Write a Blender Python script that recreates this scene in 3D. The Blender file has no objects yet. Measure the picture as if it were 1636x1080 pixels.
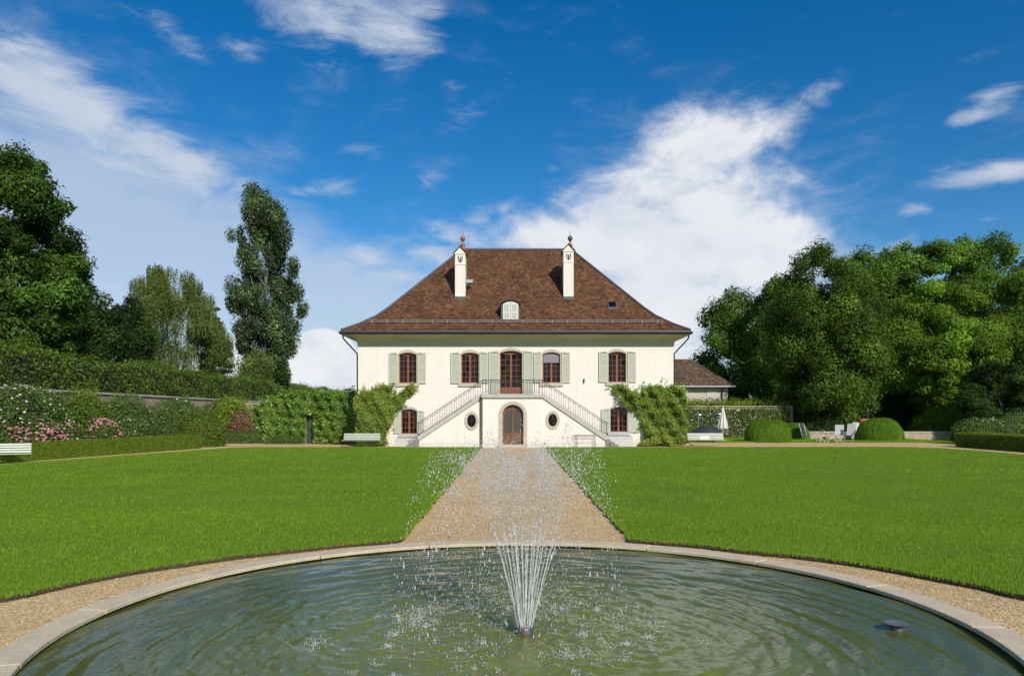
import bpy, bmesh, math, random
import numpy as np
from mathutils import Vector, Matrix

S = bpy.context.scene
C = S.collection
PI = math.pi
F = 1200.0            # focal length in photo pixels (photo is 1636 px wide)
EYE = 2.2             # camera height


def at(px, py, Y):
    """world point seen at photo pixel (px,py) when it stands Y metres away"""
    return Vector(((px - 818) * Y / F, Y, EYE + (660 - py) * Y / F))


# ------------------------------------------------------------------ camera
cam_d = bpy.data.cameras.new('camera')
cam = bpy.data.objects.new('camera', cam_d)
C.objects.link(cam)
cam.location = (0, 0, EYE)
cam.rotation_euler = (PI / 2, 0, 0)
cam_d.sensor_width = 36.0
cam_d.lens = F / 1636 * 36.0
cam_d.shift_y = 120.0 / 1636
cam_d.clip_end = 9000
S.camera = cam

# ------------------------------------------------------------------ sun, sky
SUN_EL = math.radians(34.5)
SUN_AZ = math.radians(180 - 26)      # clockwise from +Y (the viewing direction)
sun_dir = Vector((math.sin(SUN_AZ) * math.cos(SUN_EL), math.cos(SUN_AZ) * math.cos(SUN_EL), math.sin(SUN_EL)))
sl = bpy.data.lights.new('sun', 'SUN')
sl.energy = 4.4
sl.angle = math.radians(0.5)
sl.color = (1.0, 0.93, 0.82)
so = bpy.data.objects.new('sun', sl)
C.objects.link(so)
so.rotation_euler = sun_dir.to_track_quat('Z', 'Y').to_euler()

W = bpy.data.worlds.new('World')
S.world = W
W.use_nodes = True


class NT:
    """small helper for node trees"""
    def __init__(s, tree):
        s.t = tree
        s.n = tree.nodes
        s.l = tree.links

    def new(s, typ, **kw):
        n = s.n.new(typ)
        for k, v in kw.items():
            setattr(n, k, v)
        return n

    def set(s, sock, v):
        if isinstance(v, bpy.types.NodeSocket):
            s.l.new(v, sock)
        elif v is not None:
            sock.default_value = v

    def math(s, op, a, b=None, c=None, clamp=False):
        n = s.new('ShaderNodeMath', operation=op, use_clamp=clamp)
        s.set(n.inputs[0], a)
        if b is not None:
            s.set(n.inputs[1], b)
        if c is not None:
            s.set(n.inputs[2], c)
        return n.outputs[0]

    def mix(s, fac, a, b, blend='MIX'):
        n = s.new('ShaderNodeMix', data_type='RGBA', blend_type=blend)
        s.set(n.inputs[0], fac)
        s.set(n.inputs[6], a)
        s.set(n.inputs[7], b)
        return n.outputs[2]

    def mapr(s, v, a, b, c=0.0, d=1.0, smooth=False):
        n = s.new('ShaderNodeMapRange', interpolation_type='SMOOTHSTEP' if smooth else 'LINEAR')
        s.set(n.inputs[0], v)
        s.set(n.inputs[1], a); s.set(n.inputs[2], b); s.set(n.inputs[3], c); s.set(n.inputs[4], d)
        return n.outputs[0]

    def noise(s, vec, scale, detail=4.0, rough=0.55, dist=0.0, lac=2.0):
        n = s.new('ShaderNodeTexNoise')
        if vec is not None:
            s.l.new(vec, n.inputs['Vector'])
        n.inputs['Scale'].default_value = scale
        n.inputs['Detail'].default_value = detail
        n.inputs['Roughness'].default_value = rough
        n.inputs['Lacunarity'].default_value = lac
        n.inputs['Distortion'].default_value = dist
        return n.outputs['Fac']


def rgba(c):
    return (c[0], c[1], c[2], 1.0)


def build_world():
    w = NT(W.node_tree)
    w.n.clear()
    out = w.new('ShaderNodeOutputWorld')
    bg = w.new('ShaderNodeBackground')
    bg.inputs['Strength'].default_value = 0.10
    w.l.new(bg.outputs[0], out.inputs[0])
    sky = w.new('ShaderNodeTexSky', sky_type='NISHITA')
    sky.sun_disc = False
    sky.sun_elevation = SUN_EL
    sky.sun_rotation = SUN_AZ
    sky.altitude = 400
    sky.air_density = 1.0
    sky.dust_density = 0.6
    sky.ozone_density = 3.8
    hsv = w.new('ShaderNodeHueSaturation')
    hsv.inputs['Saturation'].default_value = 1.38
    hsv.inputs['Value'].default_value = 1.12
    w.l.new(sky.outputs[0], hsv.inputs['Color'])
    blue = hsv.outputs[0]

    tc = w.new('ShaderNodeTexCoord')
    d = tc.outputs['Generated']
    sep = w.new('ShaderNodeSeparateXYZ')
    w.l.new(d, sep.inputs[0])
    x, y, z = sep.outputs
    az = w.math('ARCTAN2', x, y)
    el = w.math('ARCSINE', z)
    comb = w.new('ShaderNodeCombineXYZ')
    w.l.new(az, comb.inputs[0]); w.l.new(el, comb.inputs[1])
    ae = comb.outputs[0]

    # turbulence fields on the sphere of directions, stretched flat like real cloud layers
    mp = w.new('ShaderNodeMapping')
    mp.inputs['Scale'].default_value = (1.0, 1.0, 1.7)
    w.l.new(d, mp.inputs[0])
    dv = mp.outputs[0]
    n1 = w.noise(dv, 5.5, 10, 0.60, 0.35)
    n2 = w.noise(dv, 13.0, 8, 0.62, 0.5)
    mp2 = w.new('ShaderNodeMapping')                      # slanted streaks
    mp2.inputs['Rotation'].default_value = (0, math.radians(28), 0)
    mp2.inputs['Scale'].default_value = (2.2, 2.2, 6.5)
    w.l.new(d, mp2.inputs[0])
    n3 = w.noise(mp2.outputs[0], 5.0, 9, 0.62, 0.6)

    def blob(px, py, rx, ry, rot=0.0, amp=1.0):
        u = px - 818.0
        a0 = math.atan2(u, F)
        e0 = math.atan2(660 - py, math.hypot(u, F))
        k = F * (1 + (u / F) ** 2) ** 0.5
        m = w.new('ShaderNodeMapping', vector_type='TEXTURE')
        m.inputs['Location'].default_value = (a0, e0, 0)
        m.inputs['Rotation'].default_value = (0, 0, math.radians(rot))
        m.inputs['Scale'].default_value = (rx / k, ry / k, 1)
        w.l.new(ae, m.inputs[0])
        g = w.new('ShaderNodeTexGradient', gradient_type='SPHERICAL')
        w.l.new(m.outputs[0], g.inputs[0])
        return w.math('MULTIPLY', g.outputs['Fac'], amp)

    def total(bl):
        acc = None
        for b in bl:
            v = blob(*b)
            acc = v if acc is None else w.math('ADD', acc, v)
        return acc

    # heaped clouds (px, py, half width, half height, tilt, weight)
    cum = [
        (1115, 250, 170, 100, 20, 1.0), (1190, 285, 150, 90, -5, 0.9), (1010, 330, 190, 110, 10, 1.0),
        (1100, 380, 330, 110, -3, 1.1), (880, 365, 190, 80, 5, 1.0), (1080, 460, 340, 140, 0, 1.5),
        (1240, 405, 210, 60, -4, 1.1), (1215, 200, 130, 50, 8, 0.8), (1110, 215, 120, 70, 0, 0.6), (900, 430, 230, 100, 0, 1.0), (1090, 540, 260, 120, 0, 1.2),
        (1640, 405, 50, 26, 0, 0.8), (2050, 420, 420, 160, 0, 0.9), (-420, 420, 300, 160, 0, 0.9),
    ]
    # a bank of bright heads low on the horizon
    low = [(505, 585, 75, 75, 0, 1.6), (550, 590, 80, 60, 0, 1.3), (470, 610, 90, 60, 0, 1.2), (515, 555, 55, 45, 0, 0.9), (365, 575, 70, 70, 0, 1.3), (300, 600, 120, 60, 0, 1.0), (560, 620, 120, 60, 0, 1.2)]
    # thin wisps
    wis = [
        (80, 150, 190, 80, -20, 0.9), (190, 205, 260, 75, -24, 1.2), (310, 262, 110, 28, -15, 0.9), (30, 130, 120, 60, 0, 0.6),
        (500, 15, 150, 90, -18, 1.1), (590, 10, 140, 70, -10, 0.9), (650, 50, 75, 95, -65, 0.9), (270, 50, 110, 34, -28, 0.7), (385, 78, 55, 28, 0, 0.75),
        (735, 195, 65, 34, 0, 0.65), (720, 135, 40, 28, 0, 0.45), (570, 242, 50, 28, 0, 0.5), (677, 300, 58, 32, 20, 0.75), (545, 303, 70, 26, -8, 0.7), (480, 308, 44, 14, 0, 0.5),
        (585, 408, 65, 20, -6, 0.95), (640, 446, 95, 17, 0, 0.95), (690, 405, 85, 38, -20, 0.8), (718, 370, 60, 18, -14, 0.75), (780, 335, 90, 34, 12, 0.65), (625, 356, 20, 15, 0, 0.5),
        (1255, 185, 110, 34, 14, 0.7), (1310, 150, 60, 28, 30, 0.55), (1290, 298, 100, 26, -4, 0.7),
        (1580, 158, 75, 30, 22, 0.75), (1570, 182, 80, 18, 8, 0.6), (1565, 278, 130, 32, -3, 1.0), (1630, 270, 70, 22, 0, 0.6), (1456, 337, 46, 17, 0, 1.0), (1578, 351, 42, 13, 0, 0.8), (1430, 385, 90, 22, 8, 0.7), (1540, 90, 70, 24, 0, 0.4),
        (885, 272, 20, 16, 0, 0.5), (1300, 30, 60, 20, 10, 0.3),
    ]
    # milky veils
    vei = [(40, 330, 580, 330, -12, 1.05), (250, 480, 560, 240, -8, 0.95), (1120, 490, 460, 290, 0, 0.95), (700, 640, 1000, 250, 0, 0.75), (620, 480, 260, 140, 0, .35)]
    # behind the camera the same broken cover goes on
    back = w.math('MULTIPLY', w.mapr(y, 0.25, -0.35, 0.0, 1.0, True), 0.50)

    sc = w.math('MULTIPLY', total(cum), 0.62)
    sw = total(wis)
    sv = total(vei)
    t1 = w.math('ADD', w.math('MULTIPLY', sc, 1.0), w.math('MULTIPLY', w.math('SUBTRACT', n1, 0.5), 2.2))
    t1 = w.math('ADD', t1, w.math('MULTIPLY', w.math('SUBTRACT', n2, 0.5), 1.5))
    t1 = w.math('ADD', t1, back)
    gate = w.mapr(w.math('ADD', sc, back), 0.0, 0.22, 0.0, 1.0, True)
    dens1 = w.math('MULTIPLY', w.mapr(t1, 0.16, 1.2, 0.0, 0.95, True), gate)
    t2 = w.math('ADD', w.math('MULTIPLY', sw, 1.0), w.math('MULTIPLY', w.math('SUBTRACT', n3, 0.5), 2.9))
    t2 = w.math('ADD', t2, w.math('MULTIPLY', w.math('SUBTRACT', n2, 0.5), 1.1))
    gate2 = w.mapr(sw, 0.0, 0.45, 0.0, 1.0, True)
    dens2 = w.math('MULTIPLY', w.math('MULTIPLY', w.mapr(t2, 0.12, 1.75, 0.0, 1.0, True), gate2), 0.94)
    t3 = w.math('ADD', sv, w.math('ADD', w.math('MULTIPLY', w.math('SUBTRACT', n1, 0.5), 0.9), w.math('MULTIPLY', w.math('SUBTRACT', n3, 0.5), 0.9)))
    dens3 = w.math('MULTIPLY', w.mapr(t3, 0.02, 1.0, 0.0, 1.0, True), 0.70)
    n4 = w.noise(dv, 16.0, 6, 0.5, 0.1)
    sl_ = total(low)
    dens4 = w.mapr(w.math('ADD', sl_, w.math('MULTIPLY', w.math('SUBTRACT', n4, 0.5), 1.5)), 0.38, 0.62, 0.0, 0.95, True)
    dens4 = w.math('MULTIPLY', dens4, w.mapr(sl_, 0.0, 0.15, 0.0, 1.0, True))
    keep = w.math('MULTIPLY', w.math('SUBTRACT', 1.0, dens1), w.math('MULTIPLY', w.math('SUBTRACT', 1.0, dens2), w.math('SUBTRACT', 1.0, dens3)))
    keep = w.math('MULTIPLY', keep, w.math('SUBTRACT', 1.0, dens4))
    dens = w.math('SUBTRACT', 1.0, keep, clamp=True)
    above = w.mapr(z, -0.02, 0.0, 0.0, 1.0)
    dens = w.math('MULTIPLY', dens, above)
    # cloud brightness: thick cores and lit heads white, thin or low parts blue grey
    lit = w.math('ADD', w.math('MULTIPLY', dens1, 0.40), w.math('ADD', w.math('MULTIPLY', n2, 0.55), w.math('MULTIPLY', n1, 0.45)))
    lit = w.mapr(lit, 0.48, 1.04, 0.0, 1.0, True)
    lit = w.math('MAXIMUM', lit, w.math('MULTIPLY', dens4, w.mapr(n4, 0.28, 0.62, 0.45, 1.15)))
    ccol = w.mix(lit, (5.7, 6.45, 7.6, 1), (8.6, 8.7, 9.0, 1))
    col = w.mix(dens, blue, ccol)
    w.l.new(col, bg.inputs['Color'])


build_world()
S.view_settings.view_transform = 'Standard'
S.view_settings.look = 'None'
S.view_settings.exposure = 0.0
S.view_settings.gamma = 1.0
S.view_settings.use_curve_mapping = False
S.cycles.max_bounces = 8
S.cycles.transparent_max_bounces = 8
S.cycles.caustics_reflective = False
S.cycles.caustics_refractive = False
S.cycles.use_denoising = True


# ------------------------------------------------------------------ materials
def mat(name):
    m = bpy.data.materials.new(name)
    m.use_nodes = True
    t = NT(m.node_tree)
    t.n.clear()
    out = t.new('ShaderNodeOutputMaterial')
    b = t.new('ShaderNodeBsdfPrincipled')
    t.l.new(b.outputs[0], out.inputs[0])
    return m, t, b, out


def objco(t):
    return t.new('ShaderNodeTexCoord').outputs['Object']


def bump(t, b, h, strength, dist=0.01):
    n = t.new('ShaderNodeBump')
    n.inputs['Strength'].default_value = strength
    n.inputs['Distance'].default_value = dist
    t.l.new(h, n.inputs['Height'])
    t.l.new(n.outputs[0], b.inputs['Normal'])


def simple(name, col, rough=0.6, metal=0.0, var=0.12, scale=6.0, bmp=0.0, bscale=60.0, spec=0.5):
    m, t, b, _ = mat(name)
    co = objco(t)
    n = t.noise(co, scale, 5, 0.6)
    lo = tuple(c * (1 - var) for c in col)
    hi = tuple(min(1, c * (1 + var)) for c in col)
    t.l.new(t.mix(n, rgba(lo), rgba(hi)), b.inputs['Base Color'])
    b.inputs['Roughness'].default_value = rough
    b.inputs['Metallic'].default_value = metal
    b.inputs['Specular IOR Level'].default_value = spec
    if bmp:
        bump(t, b, t.noise(co, bscale, 4, 0.6), bmp)
    return m


def tinted(name, col, rough=0.6, trans=0.0, tcol=None, spec=0.14, noise_scale=0.0):
    """colour times the per-piece 'tint' attribute (natural variety of leaves, tiles, stones)"""
    m, t, b, out = mat(name)
    a = t.new('ShaderNodeAttribute', attribute_name='tint')
    c = t.mix(1.0, a.outputs['Color'], rgba(col), 'MULTIPLY')
    if noise_scale:
        n = t.noise(objco(t), noise_scale, 4, 0.6)
        c = t.mix(t.mapr(n, 0.3, 0.7), c, t.mix(1.0, c, (0.62, 0.62, 0.6, 1), 'MULTIPLY'))
    t.l.new(c, b.inputs['Base Color'])
    b.inputs['Roughness'].default_value = rough
    b.inputs['Specular IOR Level'].default_value = spec
    if trans:
        tr = t.new('ShaderNodeBsdfTranslucent')
        tc = t.mix(1.0, a.outputs['Color'], rgba(tcol or (col[0] * 1.5, col[1] * 1.5, col[2] * .7)), 'MULTIPLY')
        t.l.new(tc, tr.inputs['Color'])
        mx = t.new('ShaderNodeMixShader')
        mx.inputs[0].default_value = trans
        t.l.new(b.outputs[0], mx.inputs[1]); t.l.new(tr.outputs[0], mx.inputs[2])
        t.l.new(mx.outputs[0], out.inputs[0])
    return m


M = {}


def make_materials():
    # plaster
    m, t, b, _ = mat('plaster')
    co = objco(t)
    n = t.noise(co, 0.55, 6, 0.65)
    n2 = t.noise(co, 9, 6, 0.6)
    c = t.mix(t.mapr(n, 0.35, 0.7), (0.80, 0.745, 0.69, 1), (0.74, 0.69, 0.63, 1))
    c = t.mix(t.mapr(n2, 0.5, 0.8), c, (0.75, 0.70, 0.62, 1))
    mp = t.new('ShaderNodeMapping'); mp.inputs['Scale'].default_value = (2.2, 2.2, 0.16)
    t.l.new(co, mp.inputs[0])
    rain = t.noise(mp.outputs[0], 1.3, 6, 0.7)                     # faint rain streaks
    c = t.mix(t.mapr(rain, 0.52, 0.80, 0, .5), c, (0.60, 0.56, 0.48, 1))
    sz = t.new('ShaderNodeSeparateXYZ'); t.l.new(t.new('ShaderNodeNewGeometry').outputs['Position'], sz.inputs[0])
    damp = t.math('MULTIPLY', t.mapr(sz.outputs[2], 0.9, 0.25, 0, 1, True), t.mapr(t.noise(co, 1.6, 6, 0.7), 0.40, 0.65))
    c = t.mix(t.math('MULTIPLY', damp, 0.55), c, (0.50, 0.48, 0.42, 1))   # rising damp above the plinth
    t.l.new(c, b.inputs['Base Color'])
    b.inputs['Roughness'].default_value = 0.9
    b.inputs['Specular IOR Level'].default_value = 0.2
    bump(t, b, t.noise(co, 40, 5, 0.65), 0.25, 0.008)
    M['plaster'] = m
    M['annex_plaster'] = simple('shade_toned_plaster', (0.50, 0.46, 0.39), 0.9, var=0.12, scale=1.5)  # beige darkened: the tree shade on the annex wall is put into the colour
    M['gate_paint'] = simple('dark_gate_paint', (0.045, 0.050, 0.040), 0.7, var=0.3)
    M['plinth'] = simple('plinth', (0.60, 0.60, 0.56), 0.85, var=0.1, bmp=0.2)
    M['greywall'] = simple('grey_dado', (0.50, 0.52, 0.51), 0.85, var=0.08, bmp=0.2)
    M['cornice'] = simple('cornice_paint', (0.52, 0.49, 0.36), 0.7, var=0.06, scale=2)
    M['stone'] = simple('dressed_stone', (0.46, 0.42, 0.35), 0.85, var=0.22, scale=5, bmp=0.3)
    M['stone_warm'] = simple('warm_stone', (0.50, 0.43, 0.32), 0.85, var=0.25, scale=5, bmp=0.3)
    M['stone_grey'] = simple('grey_stone', (0.44, 0.435, 0.41), 0.85, var=0.2, scale=3, bmp=0.3)
    M['step'] = simple('step_stone', (0.21, 0.21, 0.20), 0.85, var=0.25, scale=4, bmp=0.3)
    # coping of the basin: pale, stained limestone
    m, t, b, _ = mat('coping_stone')
    co = objco(t)
    n = t.noise(co, 2.2, 7, 0.7)
    n2 = t.noise(co, 26, 5, 0.7)
    c = t.mix(t.mapr(n, 0.35, 0.68), (0.60, 0.50, 0.345, 1), (0.46, 0.39, 0.275, 1))
    c = t.mix(t.mapr(n2, 0.52, 0.75), c, (0.33, 0.29, 0.22, 1))
    t.l.new(c, b.inputs['Base Color'])
    b.inputs['Roughness'].default_value = 0.85
    bump(t, b, t.noise(co, 70, 5, 0.7), 0.35, 0.006)
    M['coping'] = m
    M['basin'] = simple('basin_wall', (0.22, 0.20, 0.14), 0.8, var=0.4, scale=3)
    M['tile'] = tinted('roof_tile', (0.128, 0.064, 0.036), 0.85, spec=0.2, noise_scale=0.8)
    M['underlay'] = simple('roof_underlay', (0.07, 0.04, 0.03), 0.9)
    M['lead'] = simple('lead_flashing', (0.095, 0.10, 0.115), 0.5, 0.3, var=0.2)
    M['gutter'] = simple('dark_gutter', (0.045, 0.045, 0.05), 0.4, 0.4, var=0.2)
    M['zinc'] = simple('zinc', (0.42, 0.42, 0.42), 0.5, 0.6, var=0.15)
    M['pipe_brown'] = simple('brown_pipe', (0.13, 0.095, 0.07), 0.6)
    M['shutter'] = simple('shutter_paint', (0.47, 0.49, 0.40), 0.6, var=0.08, scale=3)
    M['shutter_pale'] = simple('pale_paint', (0.62, 0.64, 0.58), 0.6, var=0.06)
    M['wood'] = simple('brown_window_wood', (0.21, 0.080, 0.045), 0.5, var=0.25, scale=8)
    M['door_wood'] = simple('door_wood', (0.16, 0.075, 0.038), 0.55, var=0.3, scale=7)
    M['iron'] = simple('wrought_iron', (0.035, 0.037, 0.04), 0.5, 0.2)
    M['terracotta'] = simple('terracotta', (0.36, 0.14, 0.07), 0.75, var=0.2)
    M['bench'] = simple('bench_paint', (0.50, 0.54, 0.47), 0.5, var=0.1, scale=5)
    M['white_metal'] = simple('white_metal', (0.66, 0.66, 0.63), 0.45, var=0.06)
    M['canvas'] = simple('white_canvas', (0.70, 0.69, 0.66), 0.8, var=0.06)
    M['mesh_fabric'] = simple('pale_sling_fabric', (0.46, 0.46, 0.45), 0.75, var=0.08)
    M['dark_cover'] = simple('dark_cover', (0.03, 0.032, 0.04), 0.55, var=0.2)
    M['dark_green_canvas'] = simple('dark_green_canvas', (0.03, 0.05, 0.04), 0.8)
    M['steel'] = simple('brushed_steel', (0.5, 0.5, 0.5), 0.35, 0.85)
    M['blind'] = simple('grey_blind', (0.22, 0.21, 0.24), 0.7, var=0.05)
    M['bark'] = simple('bark', (0.10, 0.08, 0.06), 0.9, var=0.4, scale=5, bmp=0.5, bscale=18)
    M['bark_pale'] = simple('pale_bark', (0.30, 0.28, 0.23), 0.9, var=0.4, scale=3, bmp=0.4, bscale=14)
    M['bark_birch'] = simple('birch_bark', (0.48, 0.47, 0.43), 0.85, var=0.5, scale=4)
    M['nozzle'] = simple('nozzle_metal', (0.16, 0.14, 0.14), 0.4, 0.6, var=0.3)
    M['overflow'] = simple('overflow_pipe', (0.12, 0.125, 0.15), 0.5, var=0.2)
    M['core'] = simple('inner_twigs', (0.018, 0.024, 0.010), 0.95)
    M['soil'] = simple('garden_soil', (0.055, 0.038, 0.025), 0.95, var=0.4)
    M['annex_tile'] = tinted('annex_tile', (0.085, 0.06, 0.042), 0.9, spec=0.2)
    M['rubble'] = simple('rubble_wall', (0.40, 0.32, 0.22), 0.9, var=0.45, scale=2.5, bmp=0.6, bscale=9)
    # window glass: dark rooms behind, sky and garden mirrored
    m, t, b, _ = mat('window_glass')
    co = objco(t)
    t.l.new(t.mix(t.noise(co, 2.0, 2), (0.003, 0.003, 0.004, 1), (0.022, 0.008, 0.006, 1)), b.inputs['Base Color'])
    b.inputs['Specular IOR Level'].default_value = 0.3
    b.inputs['Roughness'].default_value = 0.03
    bump(t, b, t.noise(co, 3.0, 2), 0.05, 0.02)
    M['glass'] = m
    m, t, b, _ = mat('leaded_glass')
    t.l.new(t.mix(t.noise(objco(t), 6.0, 3), (0.03, 0.03, 0.032, 1), (0.10, 0.10, 0.11, 1)), b.inputs['Base Color'])
    b.inputs['Roughness'].default_value = 0.15
    M['glass_grey'] = m
    # gravel
    m, t, b, _ = mat('gravel')
    co = t.new('ShaderNodeNewGeometry').outputs['Position']
    v = t.new('ShaderNodeTexVoronoi'); v.inputs['Scale'].default_value = 42
    t.l.new(co, v.inputs['Vector'])
    hs = t.new('ShaderNodeSeparateColor'); t.l.new(v.outputs['Color'], hs.inputs[0])
    c = t.mix(hs.outputs[0], (0.38, 0.247, 0.102, 1), (0.73, 0.535, 0.27, 1))
    c = t.mix(t.mapr(hs.outputs[1], 0.75, 1.0), c, (0.70, 0.62, 0.50, 1))
    big = t.noise(co, 0.5, 6, 0.65)
    c = t.mix(t.mapr(big, 0.35, 0.7), c, t.mix(1.0, c, (0.80, 0.76, 0.70, 1), 'MULTIPLY'))
    t.l.new(c, b.inputs['Base Color'])
    b.inputs['Roughness'].default_value = 0.9
    b.inputs['Specular IOR Level'].default_value = 0.2
    bump(t, b, t.math('SUBTRACT', 1.0, v.outputs['Distance']), 0.6, 0.015)
    M['gravel'] = m
    M['pebble'] = tinted('pebble', (0.52, 0.368, 0.192), 0.85, spec=0.2)
    # turf below the blades, and the fields beyond
    for nm, lo, hi in (('turf', (0.105, 0.185, 0.014), (0.150, 0.240, 0.018)), ('field', (0.05, 0.10, 0.02), (0.075, 0.14, 0.025))):
        m, t, b, _ = mat(nm)
        co = t.new('ShaderNodeNewGeometry').outputs['Position']
        n = t.noise(co, 0.35, 6, 0.65)
        n2 = t.noise(co, 14, 5, 0.7)
        c = t.mix(t.mapr(n, 0.3, 0.7), rgba(lo), rgba(hi))
        c = t.mix(t.mapr(n2, 0.35, 0.75), c, t.mix(1.0, c, (0.6, 0.65, 0.5, 1), 'MULTIPLY'))
        t.l.new(c, b.inputs['Base Color'])
        b.inputs['Roughness'].default_value = 0.9
        b.inputs['Specular IOR Level'].default_value = 0.1
        bump(t, b, n2, 0.6, 0.03)
        M[nm] = m
    # grass blades; broad drifts of lighter and deeper green grow in it
    m, t, b, out = mat('grass_blade')
    a = t.new('ShaderNodeAttribute', attribute_name='tint')
    co = t.new('ShaderNodeNewGeometry').outputs['Position']
    n = t.noise(co, 0.45, 6, 0.65)
    c = t.mix(t.mapr(n, 0.3, 0.72), (0.200, 0.365, 0.019, 1), (0.320, 0.465, 0.030, 1))
    c = t.mix(t.mapr(t.noise(co, 0.13, 4, 0.6), 0.45, 0.70, 0, .55), c, (0.185, 0.345, 0.022, 1))
    c = t.mix(t.mapr(t.noise(co, 1.7, 6, 0.7), 0.56, 0.75, 0, .5), c, (0.37, 0.44, 0.060, 1))
    c = t.mix(1.0, c, a.outputs['Color'], 'MULTIPLY')
    t.l.new(c, b.inputs['Base Color'])
    b.inputs['Roughness'].default_value = 0.6
    b.inputs['Specular IOR Level'].default_value = 0.08
    tr = t.new('ShaderNodeBsdfTranslucent')
    t.l.new(c, tr.inputs['Color'])
    mx = t.new('ShaderNodeMixShader'); mx.inputs[0].default_value = 0.35
    t.l.new(b.outputs[0], mx.inputs[1]); t.l.new(tr.outputs[0], mx.inputs[2]); t.l.new(mx.outputs[0], out.inputs[0])
    M['blade'] = m
    # murky pool water
    m, t, b, _ = mat('pool_water')
    co = objco(t)
    n = t.noise(co, 0.7, 4, 0.6)
    # stirred, cloudy water round the jet; clearer and darker towards the rim
    dist = t.new('ShaderNodeVectorMath', operation='DISTANCE')
    t.l.new(co, dist.inputs[0]); dist.inputs[1].default_value = (0.13, 7.0, 0)
    dd = t.math('ADD', dist.outputs['Value'], t.math('MULTIPLY', t.math('SUBTRACT', n, 0.5), 2.4))
    cloudy = t.mix(t.mapr(n, 0.3, 0.7), (0.118, 0.138, 0.020, 1), (0.155, 0.178, 0.030, 1))
    t.l.new(t.mix(t.mapr(dd, 1.4, 4.2, 0, 1, True), cloudy, (0.078, 0.096, 0.026, 1)), b.inputs['Base Color'])
    b.inputs['Roughness'].default_value = 0.04
    b.inputs['IOR'].default_value = 1.39
    bump(t, b, t.noise(co, 13.0, 4, 0.6, 0.8), 0.32, 0.014)
    M['water'] = m
    # airborne water: clear, with a white diffuse share painted in for its sparkle
    m, t, b, out = mat('spray_water')
    b.inputs['Base Color'].default_value = (0.93, 0.95, 0.97, 1)
    b.inputs['Roughness'].default_value = 0.05
    b.inputs['IOR'].default_value = 1.333
    b.inputs['Transmission Weight'].default_value = 1.0
    df = t.new('ShaderNodeBsdfDiffuse'); df.inputs['Color'].default_value = (0.92, 0.93, 0.94, 1)
    mx = t.new('ShaderNodeMixShader'); mx.inputs[0].default_value = 0.66
    t.l.new(b.outputs[0], mx.inputs[1]); t.l.new(df.outputs[0], mx.inputs[2]); t.l.new(mx.outputs[0], out.inputs[0])
    M['spray'] = m
    # foliage
    M['leaf_chestnut'] = tinted('chestnut_leaf', (0.055, 0.105, 0.014), 0.55, 0.33)
    M['leaf_dark'] = tinted('dark_leaf', (0.035, 0.068, 0.014), 0.55, 0.30)
    M['leaf_birch'] = tinted('birch_leaf', (0.150, 0.195, 0.052), 0.55, 0.38)
    M['leaf_poplar'] = tinted('poplar_leaf', (0.078, 0.124, 0.040), 0.4, 0.2, spec=0.5)
    M['leaf_conifer'] = tinted('conifer_needle', (0.023, 0.044, 0.021), 0.6, 0.1)
    M['leaf_hornbeam'] = tinted('hornbeam_leaf', (0.086, 0.148, 0.021), 0.55, 0.36)
    M['leaf_bright'] = tinted('bright_leaf', (0.128, 0.215, 0.022), 0.55, 0.38)
    M['leaf_layer'] = tinted('layered_leaf', (0.095, 0.172, 0.022), 0.55, 0.36)
    M['leaf_hedge'] = tinted('hedge_leaf', (0.118, 0.178, 0.028), 0.55, 0.33)
    M['leaf_box'] = tinted('box_leaf', (0.175, 0.250, 0.026), 0.55, 0.33)
    M['leaf_bush'] = tinted('clipped_leaf', (0.135, 0.250, 0.020), 0.55, 0.36)
    M['leaf_magnolia'] = tinted('glossy_leaf', (0.147, 0.256, 0.037), 0.35, 0.3, spec=0.5)
    M['leaf_wisteria'] = tinted('wisteria_leaf', (0.219, 0.289, 0.056), 0.45, 0.35)
    M['leaf_rose'] = tinted('rose_leaf', (0.105, 0.168, 0.038), 0.55, 0.33)
    M['leaf_brown'] = tinted('dry_leaf', (0.202, 0.132, 0.070), 0.7, 0.2)
    M['petal_white'] = tinted('white_petal', (0.68, 0.64, 0.52), 0.6, 0.2, (0.7, 0.66, 0.55))
    M['petal_pink'] = tinted('pink_petal', (0.72, 0.30, 0.36), 0.6, 0.2, (0.6, 0.2, 0.25))


make_materials()

# ------------------------------------------------------------------ building helpers
ORG = {}


def tag(o, label=None, cat=None, group=None, kind=None):
    if label: o['label'] = label
    if cat: o['category'] = cat
    if group: o['group'] = group
    if kind: o['kind'] = kind
    return o


def thing(name, label, cat, loc=(0, 0, 0), rz=0.0, group=None):
    o = bpy.data.objects.new(name, None)
    o.empty_display_size = 0.3
    C.objects.link(o)
    o.location = loc
    o.rotation_euler = (0, 0, rz)
    ORG[o.name] = Vector(loc) if rz == 0 else Vector((0, 0, 0))
    return tag(o, label, cat, group)


def link(name, me, parent=None, m=None):
    o = bpy.data.objects.new(name, me)
    C.objects.link(o)
    if parent is not None:
        o.parent = parent
        ORG[o.name] = ORG.get(parent.name, Vector((0, 0, 0)))
    if m is not None and len(me.materials) == 0:
        me.materials.append(m)
    return o


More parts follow.
